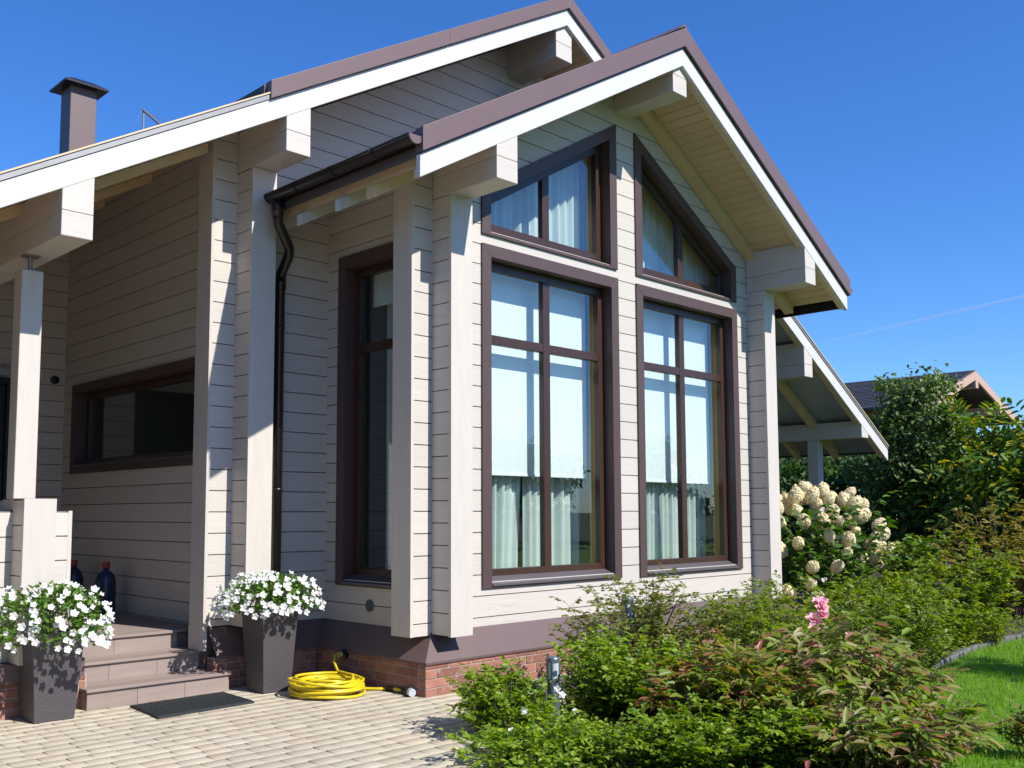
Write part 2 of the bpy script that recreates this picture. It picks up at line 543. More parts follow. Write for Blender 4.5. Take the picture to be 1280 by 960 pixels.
def pavers():
    vs, fs = [], []
    r = random.Random(3)
    y = -2.6
    W = 0.138
    while y < 7.75:
        x = -5.9 + r.uniform(0, 0.2)
        while x < 11.4:
            L = r.choice([0.138, 0.172, 0.207])
            cx, cy = x + L / 2, y + W / 2
            if inside(PATIO, cx, cy) and not (cx < 0 and cy < 2):
                g, ch = 0.0018, 0.0045
                z = r.uniform(-0.0015, 0.0015)
                x0, x1, y0, y1 = x + g, x + L - g, y + g, y + W - g
                o = len(vs)
                t = [r.uniform(-0.001, 0.001) for _ in range(4)]
                vs += [(x0, y0, -0.015), (x1, y0, -0.015), (x1, y1, -0.015), (x0, y1, -0.015),
                       (x0, y0, z - 0.005), (x1, y0, z - 0.005), (x1, y1, z - 0.005), (x0, y1, z - 0.005),
                       (x0 + ch, y0 + ch, z + t[0]), (x1 - ch, y0 + ch, z + t[1]), (x1 - ch, y1 - ch, z + t[2]), (x0 + ch, y1 - ch, z + t[3])]
                for a in (0, 4):
                    for i in range(4):
                        j = (i + 1) % 4
                        fs.append((o + a + i, o + a + j, o + a + 4 + j, o + a + 4 + i))
                fs.append((o + 8, o + 9, o + 10, o + 11))
            x += L
        y += W
    o = fast_mesh('patio_paving', vs, fs, M['paver'])
    tag(o, 'beige block paving in front of the house', None, None, 'structure')
pavers()

# edging stones between bed and lawn
EDGE = [(5.3, 1.9), (6.4, 2.78), (8.2, 3.5), (10.07, 3.9), (11.3, 4.06), (13.06, 4.06), (16.5, 4.2), (20, 4.35)]
def edging():
    b = MB()
    r = random.Random(5)
    for (x0, y0), (x1, y1) in zip(EDGE[:-1], EDGE[1:]):
        L = math.hypot(x1 - x0, y1 - y0)
        dx, dy = (x1 - x0) / L, (y1 - y0) / L
        s = 0.0
        while s < L - 0.05:
            l = min(r.uniform(0.16, 0.30), L - s)
            w = r.uniform(0.035, 0.055)
            h = r.uniform(0.03, 0.055)
            p = [(s + 0.006, -w), (s + l - 0.006, -w * 0.9), (s + l - 0.012, w), (s + 0.01, w * 0.85)]
            q = [(x0 + dx * a - dy * c, y0 + dy * a + dx * c) for a, c in p]
            lo = [(x, y, -0.02) for x, y in q]
            cx, cy = sum(x for x, _ in q) / 4, sum(y for _, y in q) / 4
            md = [(x, y, h * 0.75) for x, y in q]
            hi = [(lerp(x, cx, 0.22), lerp(y, cy, 0.22), h + r.uniform(-0.01, 0.01)) for x, y in q]
            b.loft([lo, md, hi])
            s += l
    o = b.build('stone_edging', M['stone'])
    tag(o, 'low grey stone edging curving between the bed and the lawn', 'edging')
edging()

# ------------------------------------------------------------------ house geometry helpers
P = 0.187                                   # log course height
OFF_S, OFF_F = 0.106, 0.017                 # course offsets: walls facing the side, walls facing the front
XS, YF, XP, YM = 5.515, 6.30, 4.50, 7.85    # bay side face, bay front face, porch side face, main front face
XR = 10.92                                  # far end of the bay front
T = 0.245
AX, ZT, SL = 8.21, 6.235, 0.575             # front gable: axis, white board top at the axis, slope
MAX_, MZT, MSL = 8.20, 7.235, 0.577         # main gable
YG, YMG = 5.50, 7.04                        # gable planes
def ft(x): return ZT - SL * abs(x - AX)
def mtp(x): return MZT - MSL * abs(x - MAX_)

def front_map(Y): return lambda s, z, d: (s, Y + d, z)
def side_map(X): return lambda s, z, d: (X + d, s, z)

def clip_z(poly, z, keep_above):
    out = []
    n = len(poly)
    for i in range(n):
        a, b = poly[i], poly[(i + 1) % n]
        ia = (a[1] >= z) if keep_above else (a[1] <= z)
        ib = (b[1] >= z) if keep_above else (b[1] <= z)
        if ia: out.append(a)
        if ia != ib:
            t = (z - a[1]) / (b[1] - a[1])
            out.append((a[0] + t * (b[0] - a[0]), z))
    return out

house = thing('timber_house', 'cream timber log house with brown roof edges, two gables and tall brown framed windows', 'house', (5.5, 6.3, 0))

GAP, DEEP = 0.0045, 0.012
def logwall(name, polys, fn, off, zmin, zmax, thick=T, parent=house):
    b = MB()
    for poly in polys:
        b.cur = 1
        b.prism(poly, fn, DEEP, thick)
        b.cur = 0
        k = math.floor((zmin - off) / P) - 1
        while off + k * P < zmax:
            z0, z1 = off + k * P + GAP, off + (k + 1) * P - GAP
            q = clip_z(poly, z0, True)
            if len(q) > 2: q = clip_z(q, z1, False)
            if len(q) > 2:
                b.prism(q, fn, 0, DEEP + 0.002)
            k += 1
    return b.build(name, [M['paint'], M['seam'], M['postpaint']], parent)

def courses(b, x0, x1, y0, y1, z0, z1, off, inset=0.012):
    """a stack of log ends: courses with seams showing on all sides"""
    b.cur = 1
    b.box(x0 + inset, x1 - inset, y0 + inset, y1 - inset, z0 + 0.004, z1 - 0.004)
    b.cur = 0
    k = math.floor((z0 - off) / P) - 1
    while off + k * P < z1:
        a, c = max(z0, off + k * P + GAP), min(z1, off + (k + 1) * P - GAP)
        if c - a > 0.01:
            b.box(x0, x1, y0, y1, a, c)
        k += 1

def crossing(X, Y, ztopL, ztopR, zbL, zbR, pl, pr):
    """log ends past a corner: one stack runs on to the left of the front wall, one comes forward of the side wall"""
    b = MB()
    courses(b, X - pl + 0.03, X + 0.001, Y, Y + T, zbL, ztopL, OFF_F)
    b.cur = 2
    b.box(X - pl, X - pl + 0.0305, Y - 0.002, Y + T + 0.002, zbL - 0.002, ztopL)
    b.build('log_end', [M['paint'], M['seam'], M['postpaint']], house)
    b = MB()
    courses(b, X, X + T, Y - pr + 0.03, Y + 0.001, zbR, ztopR, OFF_S)
    b.cur = 2
    b.box(X - 0.002, X + T + 0.002, Y - pr, Y - pr + 0.0305, zbR - 0.002, ztopR)
    b.build('log_end', [M['paint'], M['seam'], M['postpaint']], house)

# ---- bay front wall (gable) with four openings
def roofz(x): return ft(x) - 0.12
OX0, OX1, OX2, OX3 = 6.15, 8.05, 8.465, 10.37
ZL0, ZL1, ZU0 = 0.885, 3.905, 4.085
def usl(x):      # top edge of the upper windows' openings
    return 5.60 - SL * (OX1 - x) if x < AX else 5.60 - SL * (x - OX2)
E0 = 0.50
polys = [
    [(XS, E0), (OX0, E0), (OX0, roofz(OX0)), (XS, roofz(XS))],
    [(OX0, E0), (OX1, E0), (OX1, ZL0), (OX0, ZL0)],
    [(OX0, ZL1), (OX1, ZL1), (OX1, ZU0), (OX0, ZU0)],
    [(OX0, usl(OX0)), (OX1, usl(OX1)), (OX1, roofz(OX1)), (OX0, roofz(OX0))],
    [(OX1, E0), (OX2, E0), (OX2, roofz(OX2)), (AX, roofz(AX)), (OX1, roofz(OX1))],
    [(OX2, E0), (OX3, E0), (OX3, ZL0), (OX2, ZL0)],
    [(OX2, ZL1), (OX3, ZL1), (OX3, ZU0), (OX2, ZU0)],
    [(OX2, usl(OX2)), (OX3, usl(OX3)), (OX3, roofz(OX3)), (OX2, roofz(OX2))],
    [(OX3, E0), (XR, E0), (XR, roofz(XR)), (OX3, roofz(OX3))],
]
logwall('wall', polys, front_map(YF), OFF_F, E0, 6.3)
# ---- bay side wall with one tall window
SW0, SW1 = 6.80, 7.62
zt = 4.60
polys = [
    [(YF, E0), (SW0 - 0.36, E0), (SW0 - 0.36, zt), (YF, zt)],
    [(SW1, E0), (YM, E0), (YM, zt), (SW1, zt)],
    [(SW0 - 0.36, E0), (SW1, E0), (SW1, ZL0), (SW0 - 0.36, ZL0)],
    [(SW0 - 0.36, ZL1), (SW1, ZL1), (SW1, zt), (SW0 - 0.36, zt)],
]
logwall('wall', polys, side_map(XS), OFF_S, E0, zt)
# far side wall of the bay
logwall('wall', [[(YF, E0), (YM, E0), (YM, zt), (YF, zt)]], lambda s, z, d: (XR - d, s, z), OFF_S, E0, zt)
# ---- main gable wall
def mroof(x): return mtp(x) - 0.12
polys = [[(XP, E0), (MAX_, E0), (MAX_, mroof(MAX_)), (XP, mroof(XP))],
         [(MAX_, E0), (11.9, E0), (11.9, mroof(11.9)), (MAX_, mroof(MAX_))]]
# the bay opens into the main room behind, so this wall starts right of the corner and above the bay roof
polys = [[(XP, E0), (XS + 0.2, E0), (XS + 0.2, mroof(XS + 0.2)), (XP, mroof(XP))],
         [(XS + 0.2, 4.6), (MAX_, 4.6), (MAX_, mroof(MAX_)), (XS + 0.2, mroof(XS + 0.2))],
         [(MAX_, 4.6), (XR - 0.2, 4.6), (XR - 0.2, mroof(XR - 0.2)), (MAX_, mroof(MAX_))],
         [(XR - 0.2, E0), (11.9, E0), (11.9, mroof(11.9)), (XR - 0.2, mroof(XR - 0.2))]]
logwall('wall', polys, front_map(YM), OFF_F, E0, 7.2)
# ---- porch side wall with the long low window
PW0, PW1, PZ0, PZ1 = 8.45, 11.42, 2.02, 2.93
PB = 11.75
zt = mroof(XP) + 0.06
polys = [
    [(YM, 0.30), (PW0, 0.30), (PW0, zt), (YM, zt)],
    [(PW1, 0.30), (PB + T, 0.30), (PB + T, zt), (PW1, zt)],
    [(PW0, 0.30), (PW1, 0.30), (PW1, PZ0), (PW0, PZ0)],
    [(PW0, PZ1), (PW1, PZ1), (PW1, zt), (PW0, zt)],
]
logwall('wall', polys, side_map(XP), OFF_S, 0.3, zt)
# ---- porch back wall
logwall('wall', [[(-1.0, 0.30), (2.9, 0.30), (2.9, mroof(2.9)), (-1.0, mroof(-1.0))],
                 [(2.9, 2.99), (3.87, 2.99), (3.87, mroof(3.87)), (2.9, mroof(2.9))],
                 [(3.87, 0.30), (XP + 0.02, 0.30), (XP + 0.02, mroof(XP)), (3.87, mroof(3.87))]], front_map(PB), OFF_F, 0.3, 5.2)
# far side of the main house and its rear
b = MB()
b.box(11.66, 11.9, YM + T, 14.0, 0.4, mroof(11.9))
b.prism([(XP, 0.3), (11.9, 0.3), (11.9, mroof(11.9)), (MAX_, mroof(MAX_)), (XP, mroof(XP))], front_map(14.0), 0, 0.2)
b.box(XP, XP + T, PB + T, 14.0, 0.3, mroof(XP))
b.build('wall', M['paint'], house)
b = MB()
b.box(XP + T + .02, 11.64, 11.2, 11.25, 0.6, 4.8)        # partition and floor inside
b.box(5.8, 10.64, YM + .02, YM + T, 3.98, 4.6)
b.build('partition', M['interior'], house)
b = MB()
b.box(XP + T + .01, 11.65, YM + T + .01, 13.98, 0.5, 0.58)
b.box(XS + T + .01, XR - T - .01, YF + T + .01, YM + T + .005, 0.5, 0.585)
b.build('floor_board', M['deck'], house)

# ---- corners
crossing(XS, YF, 4.50, 4.225, 0.475, 0.478, 0.235, 0.245)
crossing(XP, YM, 4.98, 4.60, 0.52, 0.52, 0.25, 0.27)
# the left stack of the porch corner runs down to the steps as a smooth post
b = MB(); b.box(XP - 0.253, XP - 0.215, YM - 0.004, YM + T + 0.004, 0.315, 0.52); b.build('log_end', M['postpaint'], house)
# far corner of the bay: forward stack under the beam and a stack to the right
b = MB()
courses(b, XR - T, XR, YF - 0.245 + 0.03, YF + 0.001, 0.478, 4.20, OFF_S)
b.cur = 2
b.box(XR - T - 0.002, XR + 0.002, YF - 0.245, YF - 0.2145, 0.476, 4.20)
b.build('log_end', [M['paint'], M['seam'], M['postpaint']], house)
b = MB()
courses(b, XR - 0.001, XR + 0.205, YF, YF + T, 0.478, 4.40, OFF_F)
b.cur = 2
b.box(XR + 0.2, XR + 0.235, YF - 0.002, YF + T + 0.002, 0.476, 4.40)
b.build('log_end', [M['paint'], M['seam'], M['postpaint']], house)

# ---- beams (two logs high, running front to back)
def beam(x0, x1, y0, y1, z0, topf, seam=True):
    b = MB()
    zm = z0 + P
    fn = front_map(0)
    top0, top1 = topf(x0), topf(x1)
    if seam and min(top0, top1) > zm + 0.03:
        b.box(x0, x1, y0, y1, z0, zm - 0.0012)
        b.cur = 1
        b.box(x0 + 0.012, x1 - 0.012, y0 + 0.012, y1, zm - 0.02, zm + 0.02)
        b.cur = 0
        lo = zm + 0.0012
    else:
        lo = z0
    xm = [AX] if x0 < AX < x1 else []
    poly = [(x0, lo), (x1, lo), (x1, topf(x1))] + [(a, topf(a)) for a in xm] + [(x0, topf(x0))]
    b.prism(poly, fn, y0, y1)
    return b.build('beam', [M['paint'], M['seam'], M['postpaint']], house, bevel=0.006)
beam(XS, XS + T, YG + 0.004, YF - 0.001, 4.225, lambda x: ft(x) - 0.115)
beam(XR - T, XR, YG + 0.004, YF - 0.001, 4.205, lambda x: ft(x) - 0.115)
beam(AX - 0.125, AX + 0.115, YG + 0.04, YF + 0.1, 5.757, lambda x: ft(x) - 0.115)
beam(XP, XP + T, YMG + 0.004, YM - 0.001, 4.605, lambda x: mtp(x) - 0.115)
beam(2.635, 2.865, YMG + 0.004, PB - 0.001, 3.492, lambda x: mtp(x) - 0.115)
beam(0.80, 1.03, YMG + 0.004, PB, 2.43, lambda x: mtp(x) - 0.115)
beam(8.05, 8.32, YMG + 0.04, YM + 0.1, 6.64, lambda x: mtp(x) - 0.115)
beam(13.545, 13.79, YMG + 0.004, PB, 3.52, lambda x: mtp(x) - 0.115)
beam(15.385, 15.62, YMG + 0.004, PB, 2.70, lambda x: mtp(x) - 0.115, False)

# ---- bargeboards and metal verge
def slope_board(name, x0, x1, topf, up0, up1, y0, y1, mt, bevel=0.004):
    b = MB()
    b.prism([(x0, topf(x0) + up0), (x1, topf(x1) + up0), (x1, topf(x1) + up1), (x0, topf(x0) + up1)], front_map(0), y0, y1)
    return b.build(name, mt, house, bevel=bevel)
FL, FR = 4.69, 11.73
slope_board('bargeboard', FL, AX, ft, -0.185, 0.0, YG, YG + 0.05, M['white'])
slope_board('bargeboard', AX, FR, ft, -0.19, 0.0, YG, YG + 0.05, M['white'])
slope_board('fascia', FL, AX - 0.001, ft, 0.012, 0.205, YG - 0.035, YG + 0.06, M['metal'])
slope_board('fascia', AX + 0.001, FR + 0.03, ft, 0.012, 0.22, YG - 0.035, YG + 0.06, M['metal'])
b = MB()
for a, c in ((FL, AX), (AX, FR)):
    b.prism([(a, ft(a) - 0.004), (c, ft(c) - 0.004), (c, ft(c) + 0.014), (a, ft(a) + 0.014)], front_map(0), YG - 0.015, YG + 0.055)
b.build('drip_strip', M['black'], house)
ML, MR = 0.05, 16.33
slope_board('bargeboard', ML, MAX_, mtp, -0.19, 0.0, YMG, YMG + 0.05, M['white'])
slope_board('bargeboard', MAX_, MR, mtp, -0.19, 0.0, YMG, YMG + 0.05, M['white'])
slope_board('fascia', 4.32, 6.36, mtp, 0.004, 0.165, YMG - 0.035, YMG + 0.06, M['metal'])
slope_board('fascia', 6.364, MAX_ - 0.001, mtp, 0.004, 0.165, YMG - 0.035, YMG + 0.06, M['metal'])
slope_board('fascia', MAX_ + 0.001, 12.1, mtp, 0.004, 0.165, YMG - 0.035, YMG + 0.06, M['metal'])
for a, c in ((ML, 4.318), (12.102, MR)):
    b = MB()
    b.prism([(a, mtp(a) + 0.004), (c, mtp(c) + 0.004), (c, mtp(c) + 0.05), (a, mtp(a) + 0.05)], front_map(0), YMG - 0.01, YMG + 0.06)
    b.cur = 1
    b.prism([(a, mtp(a) + 0.052), (c, mtp(c) + 0.052), (c, mtp(c) + 0.066), (a, mtp(a) + 0.066)], front_map(0), YMG - 0.02, YMG + 0.06)
    b.cur = 0
    b.build('verge_strip', [M['steel'], M['rafter']], house)

# ---- roofs: covering on top, soffit boards beneath
def roof_slope(x0, x1, topf, y0, y1, soff0, soff1, up, parent=house):
    b = MB()
    b.prism([(x0, topf(x0) - 0.02), (x1, topf(x1) - 0.02), (x1, topf(x1) + up), (x0, topf(x0) + up)], front_map(0), y0, y1)
    r = b.build('roof', M['roofdark'], house)
    if soff0 is not None:
        b = MB()
        w = 0.098
        n = int(abs(soff1 - soff0) / w)
        for i in range(n):
            a = soff0 + i * w + 0.003
            c = soff0 + (i + 1) * w - 0.003
            b.prism([(a, topf(a) - 0.105), (c, topf(c) - 0.105), (c, topf(c) - 0.022), (a, topf(a) - 0.022)], front_map(0), y0 + 0.001, y1 - 0.01)
        b.build('soffit', M['soffit'], r)
    return r
bay_roof = roof_slope(FL + 0.02, AX, ft, YG + 0.05, YM - 0.002, FL + 0.1, AX, 0.19)
roof_slope(AX, FR, ft, YG + 0.05, YM - 0.002, AX, FR - 0.02, 0.2)
main_roof = roof_slope(4.30, MAX_, mtp, YMG + 0.05, 14.2, 4.3, MAX_, 0.155)
roof_slope(MAX_, 12.1, mtp, YMG + 0.05, 14.2, MAX_, 12.1, 0.155)
roof_slope(ML, 4.298, mtp, YMG + 0.05, 14.2, ML, 4.298, 0.06)
b = MB()
b.prism([(12.102, mtp(12.102) - 0.03), (MR, mtp(MR) - 0.03), (MR, mtp(MR) + 0.06), (12.102, mtp(12.102) + 0.06)], front_map(0), YMG + 0.05, 12.0)
b.build('roof', M['roofpanel'], house)
# ridge caps
b = MB()
b.prism([(AX - 0.12, ft(AX - 0.12) + 0.221), (AX, ft(AX) + 0.221), (AX + 0.12, ft(AX + 0.12) + 0.221), (AX, ft(AX) + 0.25)], front_map(0), YG - 0.03, YM)
b.prism([(MAX_ - 0.12, mtp(MAX_ - 0.12) + 0.17), (MAX_, mtp(MAX_) + 0.17), (MAX_ + 0.12, mtp(MAX_ + 0.12) + 0.17), (MAX_, mtp(MAX_) + 0.195)], front_map(0), YMG - 0.03, 14.2)
b.build('ridge_cap', M['metal'], house)

# ---- rafters
def rafter(x0, x1, topf, lo, hi, y0, y1, mt=None):
    b = MB()
    b.prism([(x0, topf(x0) + lo), (x1, topf(x1) + lo), (x1, topf(x1) + hi), (x0, topf(x0) + hi)], front_map(0), y0, y1)
    return b.build('rafter', mt or M['rafter'], house, bevel=0.004)
rafter(AX + 0.13, FR - 0.12, ft, -0.215, -0.108, YF - 0.13, YF - 0.005)
rafter(FL + 0.1, AX - 0.14, ft, -0.215, -0.108, YF - 0.13, YF - 0.005)
rafter(AX + 0.02, FR - 0.02, ft, -0.185, -0.106, YG + 0.052, YG + 0.10)
rafter(FL + 0.02, AX - 0.02, ft, -0.185, -0.106, YG + 0.052, YG + 0.10)
# tails under the left gutter
for y in (6.58, 7.15, 7.6):
    rafter(FL + 0.04, XS + 0.02, ft, -0.215, -0.108, y, y + 0.07, M['white'])
for y in (7.85, 8.55, 9.25, 9.95):
    rafter(12.0, 16.2, mtp, -0.20, -0.035, y, y + 0.09)
rafter(12.0, 16.25, mtp, -0.19, -0.035, YMG + 0.052, YMG + 0.11)
for y in (7.85, 8.95, 10.05):
    rafter(0.3, 4.2, mtp, -0.20, -0.108, y, y + 0.09)

# ---- gutters, downpipe
def halfround(b, path, r, th=0.006, n=10):
    loops = []
    for p, d in path:
        d = Vector(d).normalized()
        s = Vector((d.y, -d.x, 0))
        o_ = [Vector(p) + s * (r * math.cos(math.pi + math.pi * i / n)) + Vector((0, 0, r * math.sin(math.pi + math.pi * i / n))) for i in range(n + 1)]
        i_ = [Vector(p) + s * ((r - th) * math.cos(math.pi + math.pi * i / n)) + Vector((0, 0, (r - th) * math.sin(math.pi + math.pi * i / n))) for i in range(n, -1, -1)]
        loops.append(o_ + i_)
    b.loft(loops)
GX, GZ = 4.635, 4.335
b = MB()
halfround(b, [((GX, 5.50, GZ), (0, 1, 0)), ((GX, 7.50, GZ), (0, 1, 0))], 0.062)
b.tube([(GX - 0.062, 5.5, GZ), (GX - 0.062, 7.5, GZ)], 0.009, 8)
gut = b.build('gutter', M['gutter'], house, smooth=False)
b = MB()
capn = [(GX + 0.066 * math.cos(math.pi + math.pi * i / 12), GZ + 0.066 * math.sin(math.pi + math.pi * i / 12)) for i in range(13)]
b.prism(capn, front_map(0), 5.485, 5.50)
b.build('end_cap', M['metal'], gut)
b = MB()
b.prism(capn, front_map(0), 7.50, 7.515)
b.build('end_cap', M['gutter'], gut)
for y in (5.95, 6.50, 7.05):
    b = MB()
    halfround(b, [((GX, y, GZ + 0.004), (0, 1, 0)), ((GX, y + 0.04, GZ + 0.004), (0, 1, 0))], 0.072, 0.012)
    b.build('bracket', M['gutter'], gut)
b = MB()
pp = [(GX + 0.01, 7.40, GZ - 0.05), (GX + 0.02, 7.41, GZ - 0.20), (GX + 0.035, 7.42, GZ - 0.26), (GX + 0.22, 7.53, GZ - 0.42), (GX + 0.245, 7.57, GZ - 0.48), (GX + 0.27, 7.72, GZ - 0.60), (GX + 0.275, 7.755, GZ - 0.66), (GX + 0.275, 7.755, 0.30)]
b.tube(pp, 0.046, 12)
b.tube([pp[1], (pp[1][0] - 0.008, pp[1][1], pp[1][2] + 0.16)], 0.055, 12)
b.tube([(pp[6][0], pp[6][1], pp[6][2] - 0.10), (pp[6][0], pp[6][1], pp[6][2])], 0.054, 12)
for z in (3.2, 1.7):
    b.tube([(pp[6][0], pp[6][1], z), (pp[6][0], pp[6][1], z + 0.03)], 0.05, 12)
    b.box(pp[6][0] - 0.012, pp[6][0] + 0.012, pp[6][1], YM, z + 0.003, z + 0.027)
b.build('downpipe', M['gutter'], house, smooth=True)
b = MB()
halfround(b, [((FR + 0.06, 5.50, ft(FR) + 0.1), (0, 1, 0)), ((FR + 0.06, 7.0, ft(FR) + 0.1), (0, 1, 0))], 0.07)
b.prism([(FR + 0.06 + 0.075 * math.cos(math.pi + math.pi * i / 12), ft(FR) + 0.1 + 0.075 * math.sin(math.pi + math.pi * i / 12)) for i in range(13)], front_map(0), 5.485, 5.50)
b.build('gutter', M['metal'], house)
b = MB()
halfround(b, [((MR + 0.05, 7.04, mtp(MR) + 0.0), (0, 1, 0)), ((MR + 0.05, 12.0, mtp(MR) + 0.0), (0, 1, 0))], 0.06)
b.build('gutter', M['gutter'], house)
# dark board closing the roof edge over the left gutter and the right eave
b = MB()
b.box(FL + 0.002, FL + 0.03, YG + 0.06, 7.6, ft(FL) + 0.07, ft(FL) + 0.19)
b.build('eave_board', M['gutter'], house)
b = MB(); b.box(FR - 0.03, FR - 0.003, YG + 0.06, 7.3, ft(FR) - 0.16, ft(FR) + 0.2); b.build('eave_board', M['gutter'], house)

# ---- flashing and brick plinth
PX, PY = 5.335, 6.165
def flashing():
    b = MB()
    pts_in = [(12.0, YF), (XS, YF), (XS, YM), (XP - 0.20, YM)]
    pts_out = [(12.0, PY - 0.012), (PX - 0.012, PY - 0.012), (PX - 0.012, YM - 0.155), (XP - 0.20, YM - 0.155)]
    for i in range(3):
        a, c = pts_in[i], pts_in[i + 1]
        e, f = pts_out[i], pts_out[i + 1]
        zi, zo, zb = 0.502, 0.278, 0.258
        b.add([(a[0], a[1], zi), (c[0], c[1], zi), (f[0], f[1], zo), (e[0], e[1], zo), (f[0], f[1], zb), (e[0], e[1], zb)],
              [(0, 1, 2, 3), (3, 2, 4, 5)])
    o = b.build('flashing', M['flash'], house)
    md = o.modifiers.new('solid', 'SOLIDIFY'); md.thickness = 0.004; md.offset = -1
flashing()
def plinth():
    b = MB()
    r = random.Random(9)
    runs = [('x', PX, 12.0, PY), ('y', PY, YM - 0.13, PX), ('x', XP - 0.22, PX, YM - 0.14), ('x', -1.0, 3.2, YM - 0.14)]
    for ax, s0, s1, c in runs:
        b.cur = 1
        if ax == 'x': b.box(s0 + 0.006, s1, c + 0.007, c + 0.12, -0.1, 0.262)
        else: b.box(c + 0.007, c + 0.12, s0 + 0.127, s1, -0.1, 0.262)
        b.cur = 0
        for k in range(-1, 4):
            z0, z1 = k * 0.0745 - 0.004, k * 0.0745 + 0.062
            s = s0 - (0.0 if k % 2 else 0.0)
            first = 0.125 if k % 2 == 0 else 0.262
            if ax == 'y':
                s += 0.003 if False else 0.0
                first = 0.262 if k % 2 == 0 else 0.125
                s += 0.118
            while s < s1 - 0.02:
                L = min(first, s1 - s)
                first = 0.268
                if ax == 'x':
                    b.box(s, s + L - 0.011, c + r.uniform(-0.001, 0.002), c + 0.115, z0, min(z1, 0.257))
                else:
                    b.box(c + r.uniform(-0.001, 0.002), c + 0.115, s, s + L - 0.011, z0, min(z1, 0.257))
                s += L
    b.build('plinth', [M['brick'], M['mortar']], house, bevel=0.003)
plinth()

# ---- windows
def inset(poly, d):
    n = len(poly)
    a = sum(poly[i][0] * poly[(i + 1) % n][1] - poly[(i + 1) % n][0] * poly[i][1] for i in range(n))
    sg = 1 if a > 0 else -1
    lines = []
    for i in range(n):
        p, q = poly[i], poly[(i + 1) % n]
        dx, dy = q[0] - p[0], q[1] - p[1]
        L = math.hypot(dx, dy)
        dd = d[i] if isinstance(d, (list, tuple)) else d
        nx, ny = -dy / L * sg, dx / L * sg
        lines.append((p[0] + nx * dd, p[1] + ny * dd, dx, dy))
    out = []
    for i in range(n):
        x1, y1, dx1, dy1 = lines[i - 1]
        x2, y2, dx2, dy2 = lines[i]
        t = ((x2 - x1) * dy2 - (y2 - y1) * dx2) / (dx1 * dy2 - dy1 * dx2)
        out.append((x1 + t * dx1, y1 + t * dy1))
    return out

def at_x(poly, x):
    zs = []
    n = len(poly)
    for i in range(n):
        p, q = poly[i], poly[(i + 1) % n]
        if (p[0] - x) * (q[0] - x) <= 0 and abs(p[0] - q[0]) > 1e-6:
            t = (x - p[0]) / (q[0] - p[0])
            zs.append(p[1] + t * (q[1] - p[1]))
    return min(zs), max(zs)

def window(outer, fn, trim=0.115, rec=0.10, mull=None, trans=None, sashw=0.075, sill=True, jamb=True):
    """outer polygon counter-clockwise starting with its bottom edge"""
    n = len(outer)
    tr = [trim] * n if not isinstance(trim, (list, tuple)) else trim
    inner = inset(outer, tr)
    b = MB()
    b.ring(outer, inner, fn, -0.022, 0.0)
    back = inset(inner, -0.03)
    b.ring(back, inner, fn, 0.0005, rec + 0.06)
    win = b.build('window', M['trim'], house, bevel=0.003)
    s1 = inset(inner, 0.004)
    s2 = inset(s1, [sashw + (0.05 if isinstance(trim, list) else 0)] + [sashw] * (n - 1))
    b = MB()
    b.ring(s1, s2, fn, rec, rec + 0.07)
    panes = [s2]
    if mull is not None:
        z0, z1 = at_x(s2, mull)
        la, lb = at_x(s2, mull - 0.048), at_x(s2, mull + 0.048)
        b.prism([(mull - 0.048, la[0]), (mull + 0.048, lb[0]), (mull + 0.048, lb[1]), (mull - 0.048, la[1])], fn, rec + 0.002, rec + 0.068)
    if trans is not None:
        x0, x1 = min(p[0] for p in s2), max(p[0] for p in s2)
        segs = [(x0, x1)] if mull is None else [(x0, mull - 0.0485), (mull + 0.0485, x1)]
        for a, c in segs:
            b.prism([(a, trans), (c, trans), (c, trans + 0.085), (a, trans + 0.085)], fn, rec + 0.004, rec + 0.066)
    # thin inner glazing bead
    b.build('sash', M['sash'], win, bevel=0.004)
    g = inset(s2, -0.01)
    b = MB()
    b.prism(g, fn, rec + 0.030, rec + 0.036)
    b.build('glass_pane', M['glass'], win)
    if sill:
        b = MB()
        (x0, z0), (x1, _) = inner[0], inner[1]
        vs = [fn(x0 + .002, z0 + 0.004, -0.035), fn(x1 - .002, z0 + 0.004, -0.035), fn(x1 - .002, z0 + 0.070, rec + 0.005), fn(x0 + .002, z0 + 0.070, rec + 0.005),
              fn(x0 + .002, z0 - 0.012, -0.035), fn(x1 - .002, z0 - 0.012, -0.035), fn(x1 - .002, z0 + 0.002, rec + 0.005), fn(x0 + .002, z0 + 0.002, rec + 0.005)]
        b.add(vs, [(0, 1, 2, 3), (4, 7, 6, 5), (0, 4, 5, 1), (1, 5, 6, 2), (2, 6, 7, 3), (3, 7, 4, 0)])
        b.build('sill', M['sillmetal'], win)
    if jamb:
        b = MB()
        b.ring(inset(inner, -0.02), inset(inner, 0.012), fn, rec + 0.072, T + 0.05)
        b.build('jamb', M['jamb'], win)
    return win

FM = front_map(YF)
window([(6.10, 0.83), (8.095, 0.83), (8.095, 3.955), (6.10, 3.955)], FM, trim=[0.028, 0.115, 0.115, 0.115], mull=7.10, trans=3.065)
window([(8.41, 0.83), (10.42, 0.83), (10.42, 3.955), (8.41, 3.955)], FM, trim=[0.028, 0.115, 0.115, 0.115], mull=9.415, trans=3.065)
window([(6.10, 4.043), (8.09, 4.043), (8.09, 5.625), (6.10, 4.48)], FM, trim=[0.03, 0.115, 0.115, 0.115], mull=7.10, sill=False)
window([(8.415, 4.043), (10.42, 4.043), (10.42, 4.48), (8.415, 5.625)], FM, trim=[0.03, 0.115, 0.115, 0.115], mull=9.42, sill=False)
window([(6.43, 0.83), (7.655, 0.83), (7.655, 3.955), (6.43, 3.955)], side_map(XS), trim=[0.028, 0.115, 0.115, 0.115], trans=3.02, jamb=False)
